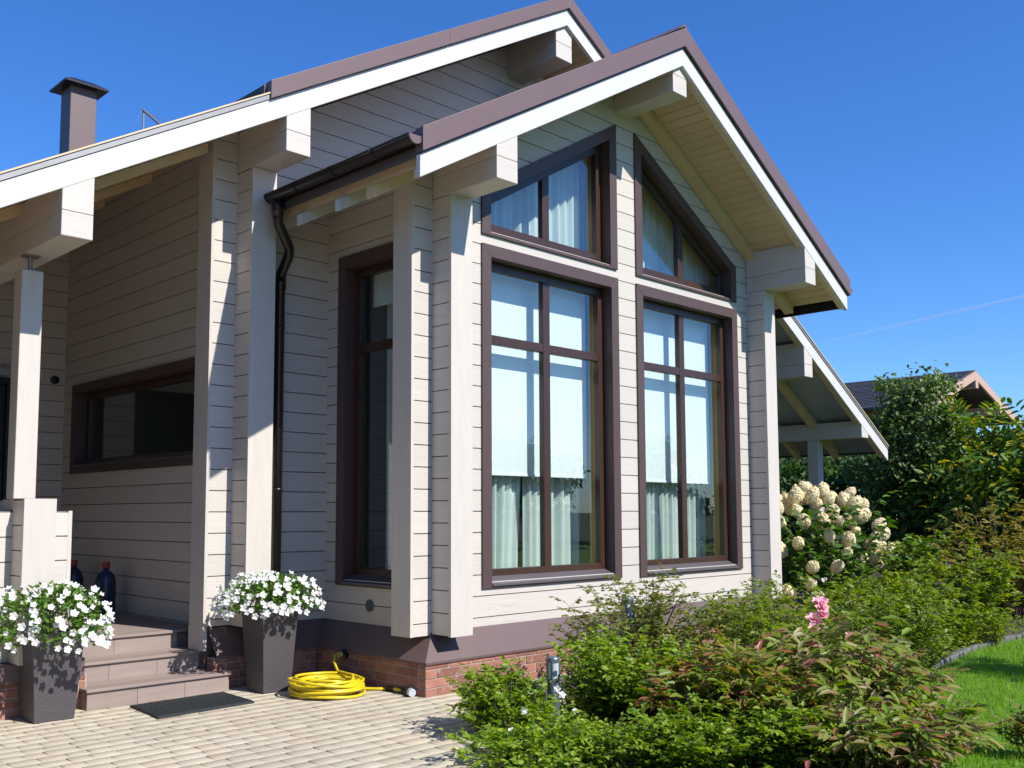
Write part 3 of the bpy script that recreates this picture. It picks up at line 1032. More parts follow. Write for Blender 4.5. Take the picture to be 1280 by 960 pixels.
window([(8.40, 1.955), (11.47, 1.955), (11.47, 2.985), (8.40, 2.985)], side_map(XP), trim=0.09, rec=0.12, mull=None, jamb=False)

# ---- small fittings of the house
b = MB()
cx, cz = 7.142, 0.667
b.prism([(cx + 0.055 * math.cos(a * math.pi / 12), cz + 0.055 * math.sin(a * math.pi / 12)) for a in range(24)], side_map(XS), -0.012, 0.004)
for k in range(5):
    zz = cz - 0.034 + k * 0.017
    b.box(XS - 0.018, XS - 0.010, cx - 0.036, cx + 0.036, zz - 0.004, zz + 0.004)
b.build('vent', surface('vent_grey', (0.12, 0.15, 0.14), 0.5), house)
b = MB()
b.loft([[(4.38 + r_ * math.cos(a * math.pi / 10), PB - d_, 3.07 + r_ * math.sin(a * math.pi / 10)) for a in range(20)] for r_, d_ in ((0.05, -0.004), (0.05, 0.02), (0.03, 0.025), (0.024, 0.012))])
b.build('wall_socket', M['black'], house)
b = MB()
b.box(2.95, 3.86, PB + 0.06, PB + 0.12, 0.46, 2.98)
b.box(2.88, 2.955, PB - 0.015, PB + 0.13, 0.46, 3.0)
b.box(3.855, 3.93, PB - 0.015, PB + 0.13, 0.46, 3.0)
b.box(2.88, 3.93, PB - 0.014, PB + 0.129, 2.975, 3.05)
dr = b.build('door', M['darkdoor'], house, bevel=0.004)
b = MB(); b.tube([(3.02, PB + 0.02, 1.5), (3.02, PB + 0.0, 1.5), (3.14, PB + 0.0, 1.5)], 0.012, 8); b.build('handle', M['chrome'], dr)
b = MB()
b.box(3.60, 3.87, PB - 0.10, PB - 0.002, 3.06, 3.15)
b.build('porch_lamp', surface('lamp_grey', (0.4, 0.43, 0.43), 0.4), house, bevel=0.02)

# ---- porch parapet of logs with a post
def post(x0, x1, y0, y1, z0, z1):
    b = MB()
    b.box(x0, x1, y0, y1, z0, z1)
    return b.build('post', M['postpaint'], house, bevel=0.006)
PAR = 7.80
b = MB()
courses(b, -0.8, 3.05, PAR, PAR + 0.22, 0.40, 1.522, OFF_F)
b.cur = 2
b.box(3.05, 3.08, PAR - 0.002, PAR + 0.222, 0.40, 1.522)
courses(b, 2.635, 2.865, PAR - 0.21, PAR + 0.001, 0.40, 1.61, OFF_S)
courses(b, 2.635, 2.865, PAR + 0.219, PAR + 0.45, 0.40, 1.61, OFF_S)
b.cur = 2
b.box(2.633, 2.867, PAR - 0.24, PAR - 0.2095, 0.398, 1.612)
b.box(2.637, 2.863, PAR - 0.01, PAR + 0.23, 1.525, 1.609)
b.build('parapet', [M['paint'], M['seam'], M['postpaint']], house)
post(2.605, 2.765, PAR - 0.09, PAR + 0.07, 1.612, 3.36)
b = MB(); b.tube([(2.69, PAR - 0.01, 3.36), (2.69, PAR - 0.01, 3.492)], 0.02, 8); b.box(2.63, 2.75, PAR - 0.06, PAR + 0.04, 3.362, 3.372); b.box(2.63, 2.75, PAR - 0.06, PAR + 0.04, 3.48, 3.491)
b.build('post_bolt', M['steel'], house)
# right terrace post
post(15.40, 15.585, 7.82, 8.0, 0.0, 2.70)
b = MB(); b.box(4.27, XP, YM + 0.005, YM + 0.24, 0.0, 0.51); b.build('plinth', M['flash'], house)
# flashing under the parapet
b = MB(); b.box(-1.0, 3.15, PAR - 0.16, PAR + 0.2, 0.262, 0.395); b.build('flashing', M['flash'], house)

# ---- chimney and aerial
b = MB()
b.box(3.79, 4.06, 10.0, 10.26, 4.5, 5.93)
ch = b.build('chimney', M['flash'], house, bevel=0.004)
b = MB()
b.loft([[(3.70, 9.91, 5.925), (4.15, 9.91, 5.925), (4.15, 10.35, 5.925), (3.70, 10.35, 5.925)],
        [(3.70, 9.91, 5.945), (4.15, 9.91, 5.945), (4.15, 10.35, 5.945), (3.70, 10.35, 5.945)],
        [(3.83, 10.03, 6.02), (4.02, 10.03, 6.02), (4.02, 10.16, 6.02), (3.83, 10.16, 6.02)]])
b.build('chimney_cap', M['gutter'], ch)
b = MB()
b.tube([(4.58, 10.0, 5.0), (4.575, 10.0, 5.86)], 0.012, 8)
b.tube([(4.55, 9.98, 5.875), (4.85, 10.05, 5.76)], 0.014, 8)
b.tube([(4.57, 10.0, 5.86), (5.10, 10.1, 5.86), (5.9, 10.2, 5.80)], 0.004, 5)
b.tube([(4.55, 9.98, 5.87), (4.46, 9.95, 5.66)], 0.003, 5)
b.build('aerial', M['steel'], house)

# ------------------------------------------------------------------ blinds and curtains
def blind(x0, x1, y, z0, z1, label):
    t = thing('roller_blind', label, 'blind', ((x0 + x1) / 2, y, z0), 'roller blinds in the tall windows')
    b = MB(); b.box(x0, x1, y, y + 0.002, z0 + 0.02, z1); b.build('fabric', M['blind'], t)
    b = MB(); b.box(x0, x1, y - 0.006, y + 0.008, z0, z0 + 0.022); b.build('bottom_bar', M['blind'], t)
    return t
blind(6.27, 7.93, 6.60, 1.855, 3.93, 'white roller blind half down in the tall window nearest the house corner')
blind(8.58, 10.25, 6.60, 1.84, 3.93, 'white roller blind half down in the tall window farther from the house corner')

def curtain(pts_top, pts_bot, z0, z1, amp, waves, label, seed=0, side=False, zf=None, ph=0.0, group='curtains inside the windows'):
    """wavy cloth between a top edge (s0,s1,d) and a bottom edge; s runs along the wall, d is the depth inside"""
    r = random.Random(seed)
    nu, nv = waves * 10, 22
    vs, fs = [], []
    phs = [r.uniform(-0.6, 0.6) for _ in range(waves + 2)]
    am = [r.uniform(0.6, 1.3) for _ in range(waves + 2)]
    for j in range(nv + 1):
        v = j / nv
        for i in range(nu + 1):
            u = i / nu
            s = lerp(lerp(pts_top[0], pts_top[1], u), lerp(pts_bot[0], pts_bot[1], u), (1 - v) ** 1.6)
            k = u * waves
            a = am[int(k)] * amp * (0.75 + 0.25 * (1 - v))
            d = lerp(pts_bot[2], pts_top[2], v) + a * math.sin(2 * math.pi * k + phs[int(k)] * 0.3 + 1.2 * ph) + 0.3 * a * math.sin(5.1 * k + v * 2)
            zt_ = z1 if zf is None else zf(s)
            z = lerp(z0, zt_, v)
            vs.append((d, s, z) if side else (s, d, z))
    for j in range(nv):
        for i in range(nu):
            a = j * (nu + 1) + i
            fs.append((a, a + 1, a + nu + 2, a + nu + 1))
    o = fast_mesh('curtain', vs, fs, M['curtain'], None, True)
    tag(o, label, 'curtain', group)
    return o
curtain((6.58, 7.14, 6.74), (6.56, 7.00, 6.74), 0.70, 3.95, 0.05, 4, 'pale green curtain drawn aside towards the corner in the nearest tall window', 1)
curtain((7.15, 7.44, 6.77), (7.14, 7.43, 6.77), 0.70, 3.95, 0.026, 3, 'narrow pale curtain hanging straight behind the middle bar of the nearest tall window', 2)
curtain((7.46, 8.06, 6.78), (7.44, 8.00, 6.78), 0.70, 3.95, 0.045, 4, 'pale curtain hanging behind the right half of the nearest tall window', 3)
curtain((9.05, 9.58, 6.74), (9.0, 9.54, 6.74), 0.70, 3.95, 0.032, 6, 'gathered pale curtain behind the left half of the farther tall window', 4)
curtain((9.60, 9.88, 6.77), (9.58, 9.87, 6.77), 0.70, 3.95, 0.026, 3, 'narrow pale curtain hanging behind the middle bar of the farther tall window', 5)
curtain((9.96, 10.42, 6.78), (9.94, 10.38, 6.78), 0.70, 3.95, 0.03, 4, 'pale curtain hanging behind the right half of the farther tall window', 6)
curtain((6.30, 8.05, 6.66), (6.30, 8.05, 6.66), 4.02, 5.4, 0.03, 15, 'pale pleated curtain across the slanted upper window nearest the corner', 7, zf=lambda s: 5.55 - SL * (8.05 - s))
curtain((8.60, 10.4, 6.66), (8.60, 10.4, 6.66), 4.02, 5.4, 0.03, 15, 'pale pleated curtain across the slanted upper window on the far side of the gable', 8, zf=lambda s: 5.55 - SL * (s - 8.46))
curtain((6.55, 7.50, 5.98), (6.55, 7.50, 5.98), 0.62, 3.98, 0.028, 9, 'pale curtain hanging inside the narrow side window behind the corner log ends', 9, side=True)
t = thing('roller_blind', 'short white roller blind at the top of the side window', 'blind', (5.80, 7.0, 3.5), 'roller blinds in the tall windows')
b = MB(); b.box(5.82, 5.822, 6.52, 7.52, 3.52, 3.9); b.build('fabric', M['blind'], t)
b = MB(); b.box(5.815, 5.828, 6.52, 7.52, 3.50, 3.522); b.build('bottom_bar', M['blind'], t)

# ------------------------------------------------------------------ porch deck and steps
steps = thing('porch_steps', 'three grey brown composite steps leading up to the shaded porch', 'steps', (3.75, 7.6, 0))
def step(x0, x1, y0, y1, z0, z1, n):
    b = MB()
    xs = [x0 + (x1 - x0) * i / n for i in range(n + 1)]
    for a, c in zip(xs[:-1], xs[1:]):
        b.box(a + 0.001, c - 0.001, y0 + 0.012, y0 + 0.03, z0, z1 - 0.024)
    b.box(x0, x0 + 0.015, y0 + 0.031, y1, z0, z1 - 0.024)
    b.box(x1 - 0.015, x1, y0 + 0.031, y1, z0, z1 - 0.024)
    b.build('riser', M['deck'], steps, bevel=0.002)
    b = MB()
    for k in range(2):
        ya = y0 + (y1 - y0) * k / 2
        b.box(x0 - 0.012, x1 + 0.012, ya + (0.002 if k else -0.01), ya + (y1 - y0) / 2 - 0.002, z1 - 0.023, z1)
    b.build('tread', M['deck'], steps, bevel=0.003)
step(3.155, 4.365, 7.58, 7.96, 0.0, 0.158, 3)
step(3.06, 4.30, 7.93, 8.30, 0.02, 0.311, 3)
b = MB()
for a, c in ((3.06, 3.66), (3.66, 4.236)):
    b.box(a + 0.001, c - 0.001, 8.282, 8.30, 0.3, 0.441)
b.build('riser', M['deck'], steps, bevel=0.002)
b = MB()
y = 8.26
while y < PB:
    b.box(-0.8, XP - 0.004 if y > YM + T + 0.02 else 4.236, y, min(y + 0.142, PB), 0.442, 0.466)
    y += 0.147
o = b.build('porch_deck', M['deck'], house, bevel=0.002)
b = MB(); b.box(-0.8, XP, 8.31, PB, 0.0, 0.43); b.build('deck_base', M['seam'], house)

# door mat
def doormat():
    c = [(3.453, 7.494), (4.253, 7.511), (4.226, 6.955), (3.405, 6.915)]
    b = MB()
    b.loft([[(x, y, 0.002) for x, y in c], [(x, y, 0.016) for x, y in c]])
    n = 34
    for i in range(n):
        u0, u1 = (i + 0.2) / n, (i + 0.75) / n
        def q(u, v): return (lerp(lerp(c[0][0], c[1][0], u), lerp(c[3][0], c[2][0], u), v), lerp(lerp(c[0][1], c[1][1], u), lerp(c[3][1], c[2][1], u), v))
        qs = [q(u0, 0.04), q(u1, 0.04), q(u1, 0.96), q(u0, 0.96)]
        b.loft([[(x, y, 0.0161) for x, y in qs], [(x, y, 0.021) for x, y in qs]])
    for j in range(9):
        v0, v1 = (j + 0.35) / 9, (j + 0.6) / 9
        qs = [q(0.03, v0), q(0.97, v0), q(0.97, v1), q(0.03, v1)]
        b.loft([[(x, y, 0.0162) for x, y in qs], [(x, y, 0.0195) for x, y in qs]])
    o = b.build('door_mat', M['mat'])
    tag(o, 'dark ribbed rubber mat lying on the paving before the steps', 'door mat')
doormat()

# ------------------------------------------------------------------ planters
def planter(label, loc, wb, wt, h, group='tall planters beside the steps'):
    t = thing('planter', label, 'planter', loc, group)
    x, y, z = loc
    def sq(w, zz): return [(x - w / 2, y - w / 2, zz), (x + w / 2, y - w / 2, zz), (x + w / 2, y + w / 2, zz), (x - w / 2, y + w / 2, zz)]
    b = MB()
    b.loft([sq(wb, 0.004), sq(wt, h - 0.03), sq(wt + 0.012, h - 0.028), sq(wt + 0.012, h), sq(wt - 0.03, h), sq(wt - 0.04, h - 0.06)], cap=True)
    b.build('pot', M['planter'], t, bevel=0.006)
    b = MB()
    b.loft([sq(wt - 0.045, h - 0.07), sq(wt - 0.045, h - 0.045)])
    b.build('potting_soil', M['soil'], t)
    return t
PR = (4.615, 7.37, 0)
PLT = (2.835, 7.52, 0)
planter('tall tapered grey brown planter standing right of the steps', PR, 0.265, 0.345, 0.70)
planter('tall tapered grey brown planter standing left of the steps by the log parapet', PLT, 0.285, 0.37, 0.64)

# ------------------------------------------------------------------ hose
def hose():
    t = thing('garden_hose', 'bright yellow garden hose coiled on the paving by the brick plinth', 'hose', (4.86, 6.86, 0))
    r = random.Random(21)
    pts = []
    cx, cy = 4.86, 6.86
    turns, n = 15, 26
    for k in range(turns * n):
        a = 2 * math.pi * k / n
        tn = k / n
        lay = tn / turns
        rr = 0.255 + 0.035 * math.sin(tn * 2.4) + 0.03 * math.sin(a * 0.37 + 1)
        ox, oy = 0.02 * math.sin(tn * 1.7), 0.02 * math.cos(tn * 2.3)
        z = 0.014 + 0.115 * (lay ** 0.9) + 0.022 * math.sin(a + tn * 1.3) * lay + 0.010 * math.sin(2 * a + tn)
        pts.append((cx + ox + rr * math.cos(a), cy + oy + rr * math.sin(a), max(0.013, z)))
    pts += [(5.10, 7.05, 0.14), (5.14, 7.16, 0.20), (5.20, 7.24, 0.24), (5.25, 7.25, 0.245)]
    pts = [(5.31, 6.62, 0.02), (5.25, 6.70, 0.016), (5.18, 6.80, 0.015), (5.14, 6.83, 0.015)] + pts
    b = MB(); b.tube(pts, 0.0125, 8); b.build('hose_coil', M['hose'], t, smooth=True)
    b = MB(); b.tube([(5.235, 7.249, 0.245), (5.285, 7.253, 0.246)], [0.02, 0.022], 10); b.build('connector', M['hoseend'], t, smooth=False)
    b = MB(); b.tube([(5.30, 6.635, 0.021), (5.315, 6.60, 0.022), (5.32, 6.54, 0.025)], [0.016, 0.02, 0.02], 10); b.build('connector', M['black'], t)
    tp = thing('water_tap', 'round black tap on the brick plinth above the yellow hose', 'tap', (5.33, 7.256, 0.246))
    b = MB(); b.tube([(5.338, 7.256, 0.246), (5.305, 7.256, 0.246), (5.30, 7.256, 0.246)], [0.045, 0.045, 0.02], 14); b.build('rosette', M['black'], tp)
    b = MB(); b.tube([(5.305, 7.255, 0.246), (5.283, 7.254, 0.246)], [0.016, 0.016], 10); b.build('spout', M['black'], tp)
    nz = thing('spray_nozzle', 'black and yellow spray nozzle with a pale tip lying by the brick corner', 'hose nozzle', (5.28, 6.4, 0))
    b = MB(); b.tube([(5.31, 6.53, 0.028), (5.305, 6.49, 0.03), (5.30, 6.43, 0.032)], [0.018, 0.016, 0.008], 10); b.build('grip', M['hose'], nz)
    b = MB(); b.tube([(5.30, 6.43, 0.032), (5.295, 6.34, 0.034), (5.285, 6.30, 0.036)], [0.012, 0.014, 0.03], 10)
    b.tube([(5.295, 6.36, 0.034), (5.295, 6.36, 0.075)], 0.012, 8); b.build('body', M['black'], nz)
    b = MB(); b.tube([(5.287, 6.30, 0.036), (5.275, 6.262, 0.034)], [0.034, 0.033], 14); b.build('tip', M['lens'], nz)
hose()

# bottles on the porch
for i, (x, y, lab) in enumerate(((4.29, 9.95, 'dark blue bottle with a red cap on the shaded porch against the side wall'), (4.24, 10.65, 'dark blue bottle with a red cap standing deeper in the porch corner, half hidden'))):
    t = thing('water_bottle', lab, 'bottle', (x, y, 0.466), 'blue bottles on the porch')
    b = MB()
    prof = [(0.09, 0.0), (0.102, 0.02), (0.102, 0.12), (0.096, 0.135), (0.102, 0.15), (0.102, 0.30), (0.08, 0.36), (0.03, 0.40), (0.028, 0.43)]
    b.loft([[(x + rr * math.cos(a * math.pi / 10), y + rr * math.sin(a * math.pi / 10), 0.466 + z * 1.15) for a in range(20)] for rr, z in prof])
    b.build('body', M['bottle'], t, smooth=True)
    b = MB(); b.tube([(x, y, 0.466 + 0.48), (x, y, 0.466 + 0.54)], 0.038, 14); b.build('cap', M['redcap'], t)

# ------------------------------------------------------------------ bollard lights
def bollard(loc, h, r, label):
    t = thing('bollard_light', label, 'bollard', loc, 'bollard lights in the flower bed')
    x, y, z = loc
    b = MB(); b.tube([(x, y, z - 0.05), (x, y, z + h * 0.72)], r, 20); b.tube([(x, y, z), (x, y, z + 0.012)], r * 1.35, 20); b.build('column', M['bollard'], t, smooth=False)
    b = MB(); b.tube([(x, y, z + h * 0.72), (x, y, z + h * 0.93)], r * 0.9, 20); b.build('lens', M['lens'], t)
    b = MB()
    b.loft([[(x + rr * math.cos(a * math.pi / 10), y + rr * math.sin(a * math.pi / 10), z + zz) for a in range(20)] for rr, zz in ((r, h * 0.93), (r, h * 0.975), (r * 0.9, h * 0.992), (r * 0.5, h))])
    b.build('cap', M['bollard'], t)
    b = MB()
    for k in range(4):
        a = k * math.pi / 2 + 0.5
        px, py = x + r * 0.93 * math.cos(a), y + r * 0.93 * math.sin(a)
        b.box(px - 0.006, px + 0.006, py - 0.006, py + 0.006, z + h * 0.71, z + h * 0.94)
    b.build('bracket', M['bollard'], t)
    return t
bollard((5.10, 4.56, -0.012), 0.53, 0.043, 'blue grey bollard light among the bright rose bushes at the edge of the paving')
bollard((6.66, 5.12, -0.012), 0.81, 0.05, 'grey bollard light half hidden behind the bronze rose bush before the plinth')

# ------------------------------------------------------------------ foliage tools
def leaf_arrays(pos, dirs, nrm, L, W):
    """folded six-point leaves as two quads each"""
    pos, dirs, nrm = np.asarray(pos), np.asarray(dirs), np.asarray(nrm)
    n = len(pos)
    L = np.broadcast_to(np.asarray(L, dtype=float), (n,))[:, None]
    W = np.broadcast_to(np.asarray(W, dtype=float), (n,))[:, None]
    d = dirs / (np.linalg.norm(dirs, axis=1, keepdims=True) + 1e-9)
    s = np.cross(d, nrm)
    s /= (np.linalg.norm(s, axis=1, keepdims=True) + 1e-9)
    u = np.cross(s, d)
    A = pos
    R1 = pos + d * L * 0.33 + s * W * 0.5 + u * W * 0.16
    R2 = pos + d * L * 0.70 + s * W * 0.38 + u * W * 0.06
    Tp = pos + d * L - u * L * 0.14
    L2 = pos + d * L * 0.70 - s * W * 0.38 + u * W * 0.06
    L1 = pos + d * L * 0.33 - s * W * 0.5 + u * W * 0.16
    v = np.stack([A, R1, R2, Tp, L2, L1], 1).reshape(-1, 3)
    base = np.arange(n)[:, None] * 6
    f = np.concatenate([base + np.array([0, 1, 2, 3]), base + np.array([0, 3, 4, 5])], 0)
    return v, f

def rv(r, n):
    v = r.normal(size=(n, 3))
    return v / np.linalg.norm(v, axis=1, keepdims=True)

class Leaves:
    def __init__(self): self.p, self.d, self.n, self.L, self.W = [], [], [], [], []
    def add(self, p, d, n, L, W):
        self.p.append(p); self.d.append(d); self.n.append(n); self.L.append(L); self.W.append(W)
    def build(self, name, mt, parent):
        v, f = leaf_arrays(np.array(self.p), np.array(self.d), np.array(self.n), np.array(self.L), np.array(self.W))
        return fast_mesh(name, v, f, mt, parent)

def shrub(name, label, cat, base, spread, height, canes, leafL, leafW, leaf_mat, cane_mat, seed, twigs=12, leaflets=5, start=0.2, lean=(0, 0), droop=0.2, tw=0.10, group=None, cane_r=0.006, minh=0.45, basew=0.3):
    r = random.Random(seed)
    t = thing(name, label, cat, base, group)
    st = MB()
    lv = Leaves()
    B = Vector(base)
    for c in range(canes):
        a = r.uniform(0, 2 * math.pi)
        q = math.sqrt(r.random())
        hh = height * (minh + (1 - minh) * r.random() ** 0.7) * (1 - 0.35 * q * q)
        p0 = B + Vector((math.cos(a), math.sin(a), 0)) * spread * basew * q
        p2 = B + Vector((math.cos(a) * spread * q + lean[0], math.sin(a) * spread * q + lean[1], hh))
        p1 = (p0 + p2) / 2 + Vector((math.cos(a) * -spread * 0.10, math.sin(a) * -spread * 0.10, hh * 0.22)) + Vector((r.uniform(-.05, .05), r.uniform(-.05, .05), 0))
        pts = []
        for i in range(7):
            u = i / 6
            pts.append(p0 * (1 - u) ** 2 + p1 * 2 * u * (1 - u) + p2 * u * u)
        st.tube(pts, [cane_r * (1 - 0.75 * i / 6) for i in range(7)], 4, False)
        for k in range(twigs):
            u = start + (1 - start) * (k + r.random()) / twigs
            o = p0 * (1 - u) ** 2 + p1 * 2 * u * (1 - u) + p2 * u * u
            ta = r.uniform(0, 2 * math.pi)
            d = Vector((math.cos(ta), math.sin(ta), r.uniform(-0.1, 0.9))).normalized()
            d = (d + Vector((math.cos(a), math.sin(a), 0.2)) * 0.4).normalized()
            tl = tw * r.uniform(0.6, 1.4)
            e = o + d * tl
            if r.random() < 0.5: st.tube([o, e], [cane_r * 0.3, cane_r * 0.15], 3, False)
            side = d.cross(Vector((0, 0, 1)))
            if side.length < 0.05: side = Vector((1, 0, 0))
            side.normalize()
            upv = side.cross(d)
            for j in range(leaflets):
                f = 0.35 + 0.65 * (j // 2 + 1) / (leaflets // 2 + 1)
                if j == leaflets - 1:
                    ld, lo = d, e
                else:
                    sg = 1 if j % 2 else -1
                    ld = (d * 0.55 + side * sg * 0.85).normalized()
                    lo = o + d * tl * f
                ld = (ld + Vector((0, 0, -droop)) + Vector((r.uniform(-.3, .3), r.uniform(-.3, .3), r.uniform(-.3, .3)))).normalized()
                nn = (upv + Vector((r.uniform(-.5, .5), r.uniform(-.5, .5), r.uniform(-.2, .5)))).normalized()
                sc_ = r.uniform(0.65, 1.25)
                lv.add(tuple(lo), tuple(ld), tuple(nn), leafL * sc_, leafW * sc_)
    st.build('stems', cane_mat, t, recalc=False)
    lv.build('foliage', leaf_mat, t)
    return t

def bloom(parent, p, size, mt, r, petals=5, layers=2, cup=0.5, name='flower', axis=(-0.5, -0.6, 0.65)):
    lv = Leaves()
    qa = (Vector(axis) + Vector((r.uniform(-.4, .4), r.uniform(-.4, .4), r.uniform(-.3, .3)))).normalized().to_track_quat('Z', 'Y')
    for l in range(layers):
        for k in range(petals):
            a = 2 * math.pi * (k + 0.5 * l) / petals + r.uniform(-.1, .1)
            el = cup + 0.5 * l
            d = (math.cos(a) * math.cos(el), math.sin(a) * math.cos(el), math.sin(el))
            n = (-math.cos(a) * math.sin(el), -math.sin(a) * math.sin(el), math.cos(el))
            s = size * (1 - 0.22 * l)
            lv.add(p, tuple(qa @ Vector(d)), tuple(qa @ Vector(n)), s, s * 0.9)
    return lv.build(name, mt, parent)

# ------------------------------------------------------------------ petunias in the planters
def petunia_bloom_mesh(mt):
    """a single five-lobed trumpet facing +Z"""
    vs, fs = [(0, 0, -0.012)], []
    n = 20
    for i in range(n):
        a = 2 * math.pi * i / n
        vs.append((0.009 * math.cos(a), 0.009 * math.sin(a), 0.0))
    for i in range(n):
        a = 2 * math.pi * i / n
        R = 0.0255 * (0.72 + 0.28 * abs(math.cos(2.5 * a)) ** 0.6)
        vs.append((R * math.cos(a), R * math.sin(a), 0.003 + 0.006 * math.cos(5 * a) + 0.003 * math.sin(3 * a + 1)))
    for i in range(n):
        j = (i + 1) % n
        fs.append((0, 1 + i, 1 + j))
        fs.append((1 + i, 1 + n + i, 1 + n + j, 1 + j))
    me = bpy.data.meshes.new('blossom')
    me.from_pydata(vs, [], fs)
    me.materials.append(mt)
    me.polygons.foreach_set('use_smooth', [True] * len(me.polygons))
    return me
PETAL_ME = petunia_bloom_mesh(M['petal'])

def petunia(label, base, rx, ry, h, seed, nflow=98, lean=(0, 0), droop=0.16):
    r = random.Random(seed)
    t = thing('petunia', label, 'flowers', base, 'white petunias in the planters')
    B = Vector(base)
    lv = Leaves()
    st = MB()
    def surf(u, v, k=1.0):
        # u angle, v 0 at crown .. 1 at skirt
        rr = math.sin(min(v, 1.0) * math.pi * 0.56) 
        z = h * math.cos(v * math.pi * 0.5) - droop * max(0, v - 0.55) / 0.45
        wob = 1 + 0.10 * math.sin(3 * u + seed) + 0.07 * math.sin(7 * u + 2 * seed)
        return B + Vector((rx * rr ** 0.8 * math.cos(u) * wob * k + lean[0] * v, ry * rr ** 0.8 * math.sin(u) * wob * k + lean[1] * v, z * k + 0.02))
    for i in range(1700):
        u, v = r.uniform(0, 6.283), r.random() ** 0.6
        p = surf(u, v, r.uniform(0.55, 1.0))
        o = (p - B - Vector((0, 0, -0.05))).normalized()
        d = (o + Vector((r.uniform(-1, 1), r.uniform(-1, 1), r.uniform(-0.6, 0.8))) * 0.9).normalized()
        s = r.uniform(0.7, 1.3)
        lv.add(tuple(p), tuple(d), tuple((o + Vector((r.uniform(-.6, .6), r.uniform(-.6, .6), .3))).normalized()), 0.042 * s, 0.022 * s)
    for i in range(40):
        u, v = r.uniform(0, 6.283), r.random() ** 0.6
        st.tube([B + Vector((0, 0, -0.06)), (B + surf(u, v * 0.5, 0.7)) / 2, surf(u, v, 0.95)], [0.004, 0.003, 0.002], 4, False)
    st.build('stems', M['cane'], t, recalc=False)
    lv.build('foliage', M['leaf_pet'], t)
    placed, poses = [], []
    tries = 0
    while len(poses) < 210 and tries < 12000:
        tries += 1
        u, v = r.uniform(0, 6.283), r.random() ** 0.55 * 1.02
        p = surf(u, v, r.uniform(0.95, 1.14))
        if any((p - q).length < 0.028 for q in placed): continue
        if math.cos(u - 3.93) < -0.2 and r.random() < 0.6: continue
        placed.append(p)
        o = (p - B - Vector((0, 0, -0.02))).normalized()
        o = (o + Vector((-0.2, -0.5, 0.35)) + Vector((r.uniform(-.6, .6), r.uniform(-.6, .6), r.uniform(-.4, .4)))).normalized()
        poses.append((p, o, r.uniform(0.75, 1.3)))
    poses.sort(key=lambda t_: (t_[0].x + t_[0].y))           # the near ones first
    far = MB()
    for i, (p, o, sc_) in enumerate(poses):
        q = o.to_track_quat('Z', 'Y')
        if i < nflow:
            f = bpy.data.objects.new('blossom', PETAL_ME)
            C.objects.link(f)
            f.parent = t
            f.location = p - B
            f.rotation_euler = q.to_euler()
            f.scale = (sc_, sc_, sc_)
        else:
            far.add([p + q @ (v_.co * sc_) for v_ in PETAL_ME.vertices], [tuple(g_.vertices) for g_ in PETAL_ME.polygons])
    tag(far.build('blossoms', M['petal'], t, recalc=False), None, None, None, 'stuff')
    return t
petunia('mound of white petunias spilling over the planter right of the steps', (PR[0] - 0.03, PR[1] - 0.02, 0.72), 0.42, 0.34, 0.23, 4, droop=0.07)
petunia('mound of white petunias overflowing the planter left of the steps by the parapet', (PLT[0] - 0.02, PLT[1] - 0.03, 0.65), 0.40, 0.40, 0.30, 11, lean=(0.0, -0.02), droop=0.12)

# ------------------------------------------------------------------ shrubs of the flower bed
G1, G2, G3 = 'rose bushes in the bed', 'peonies in the bed', 'green shrubs along the edging'
shrub('rose_bush', 'bright green rose bush at the very edge of the paving, left of the bollard light', 'shrub', (4.88, 4.80, -0.01), 0.36, 0.50, 44, 0.042, 0.026, M['leaf_rose'], M['cane'], 31, twigs=16, group=G1, start=0.1)
shrub('rose_bush', 'low bright rose bush in the foreground below the bollard light', 'shrub', (4.40, 3.95, -0.01), 0.60, 0.24, 56, 0.040, 0.025, M['leaf_rose'], M['cane'], 32, twigs=16, group=G1, start=0.08)
shrub('rose_bush', 'dense bright green rose bush just right of the bollard light', 'shrub', (5.72, 4.40, -0.01), 0.60, 0.72, 76, 0.044, 0.027, M['leaf_rose'], M['cane'], 33, twigs=17, group=G1, start=0.08)
shrub('rose_bush', 'tall bronze tinted rose bush in front of the brick plinth under the nearest window', 'shrub', (6.55, 4.90, -0.01), 0.80, 1.08, 92, 0.042, 0.026, M['leaf_roseold'], M['cane'], 34, twigs=17, group=G1, start=0.2, minh=0.3)
shrub('rose_bush', 'loose green rose bush growing before the far end of the bay wall', 'shrub', (8.9, 5.0, -0.01), 0.85, 0.88, 76, 0.044, 0.027, M['leaf_shrub'], M['cane'], 35, twigs=18, group=G1, start=0.1)
shrub('rose_bush', 'mid green rose bush between the bronze rose and the pink blossoms', 'shrub', (7.45, 4.2, -0.01), 0.72, 1.0, 70, 0.044, 0.027, M['leaf_shrub'], M['cane'], 43, twigs=18, group=G1, start=0.1)
shrub('rose_bush', 'low yellow green rose bush at the bottom edge among the peonies', 'shrub', (4.95, 3.35, -0.01), 0.50, 0.40, 56, 0.040, 0.025, M['leaf_rose'], M['cane'], 44, twigs=16, group=G1, start=0.08)
shrub('rose_bush', 'small bright green rose bush squeezed between the low olive peony and the yellow peony', 'shrub', (5.28, 3.0, -0.01), 0.42, 0.46, 50, 0.042, 0.026, M['leaf_rose'], M['cane'], 46, twigs=15, group=G1, start=0.08)
shrub('peony', 'large peony with dull red and olive autumn leaves beside the lawn, under the pink blossoms', 'shrub', (6.28, 3.05, -0.01), 0.64, 0.80, 60, 0.108, 0.034, M['leaf_peony'], M['redcane'], 36, twigs=11, leaflets=7, start=0.25, droop=0.38, tw=0.18, minh=0.3, cane_r=0.008, group=G2)
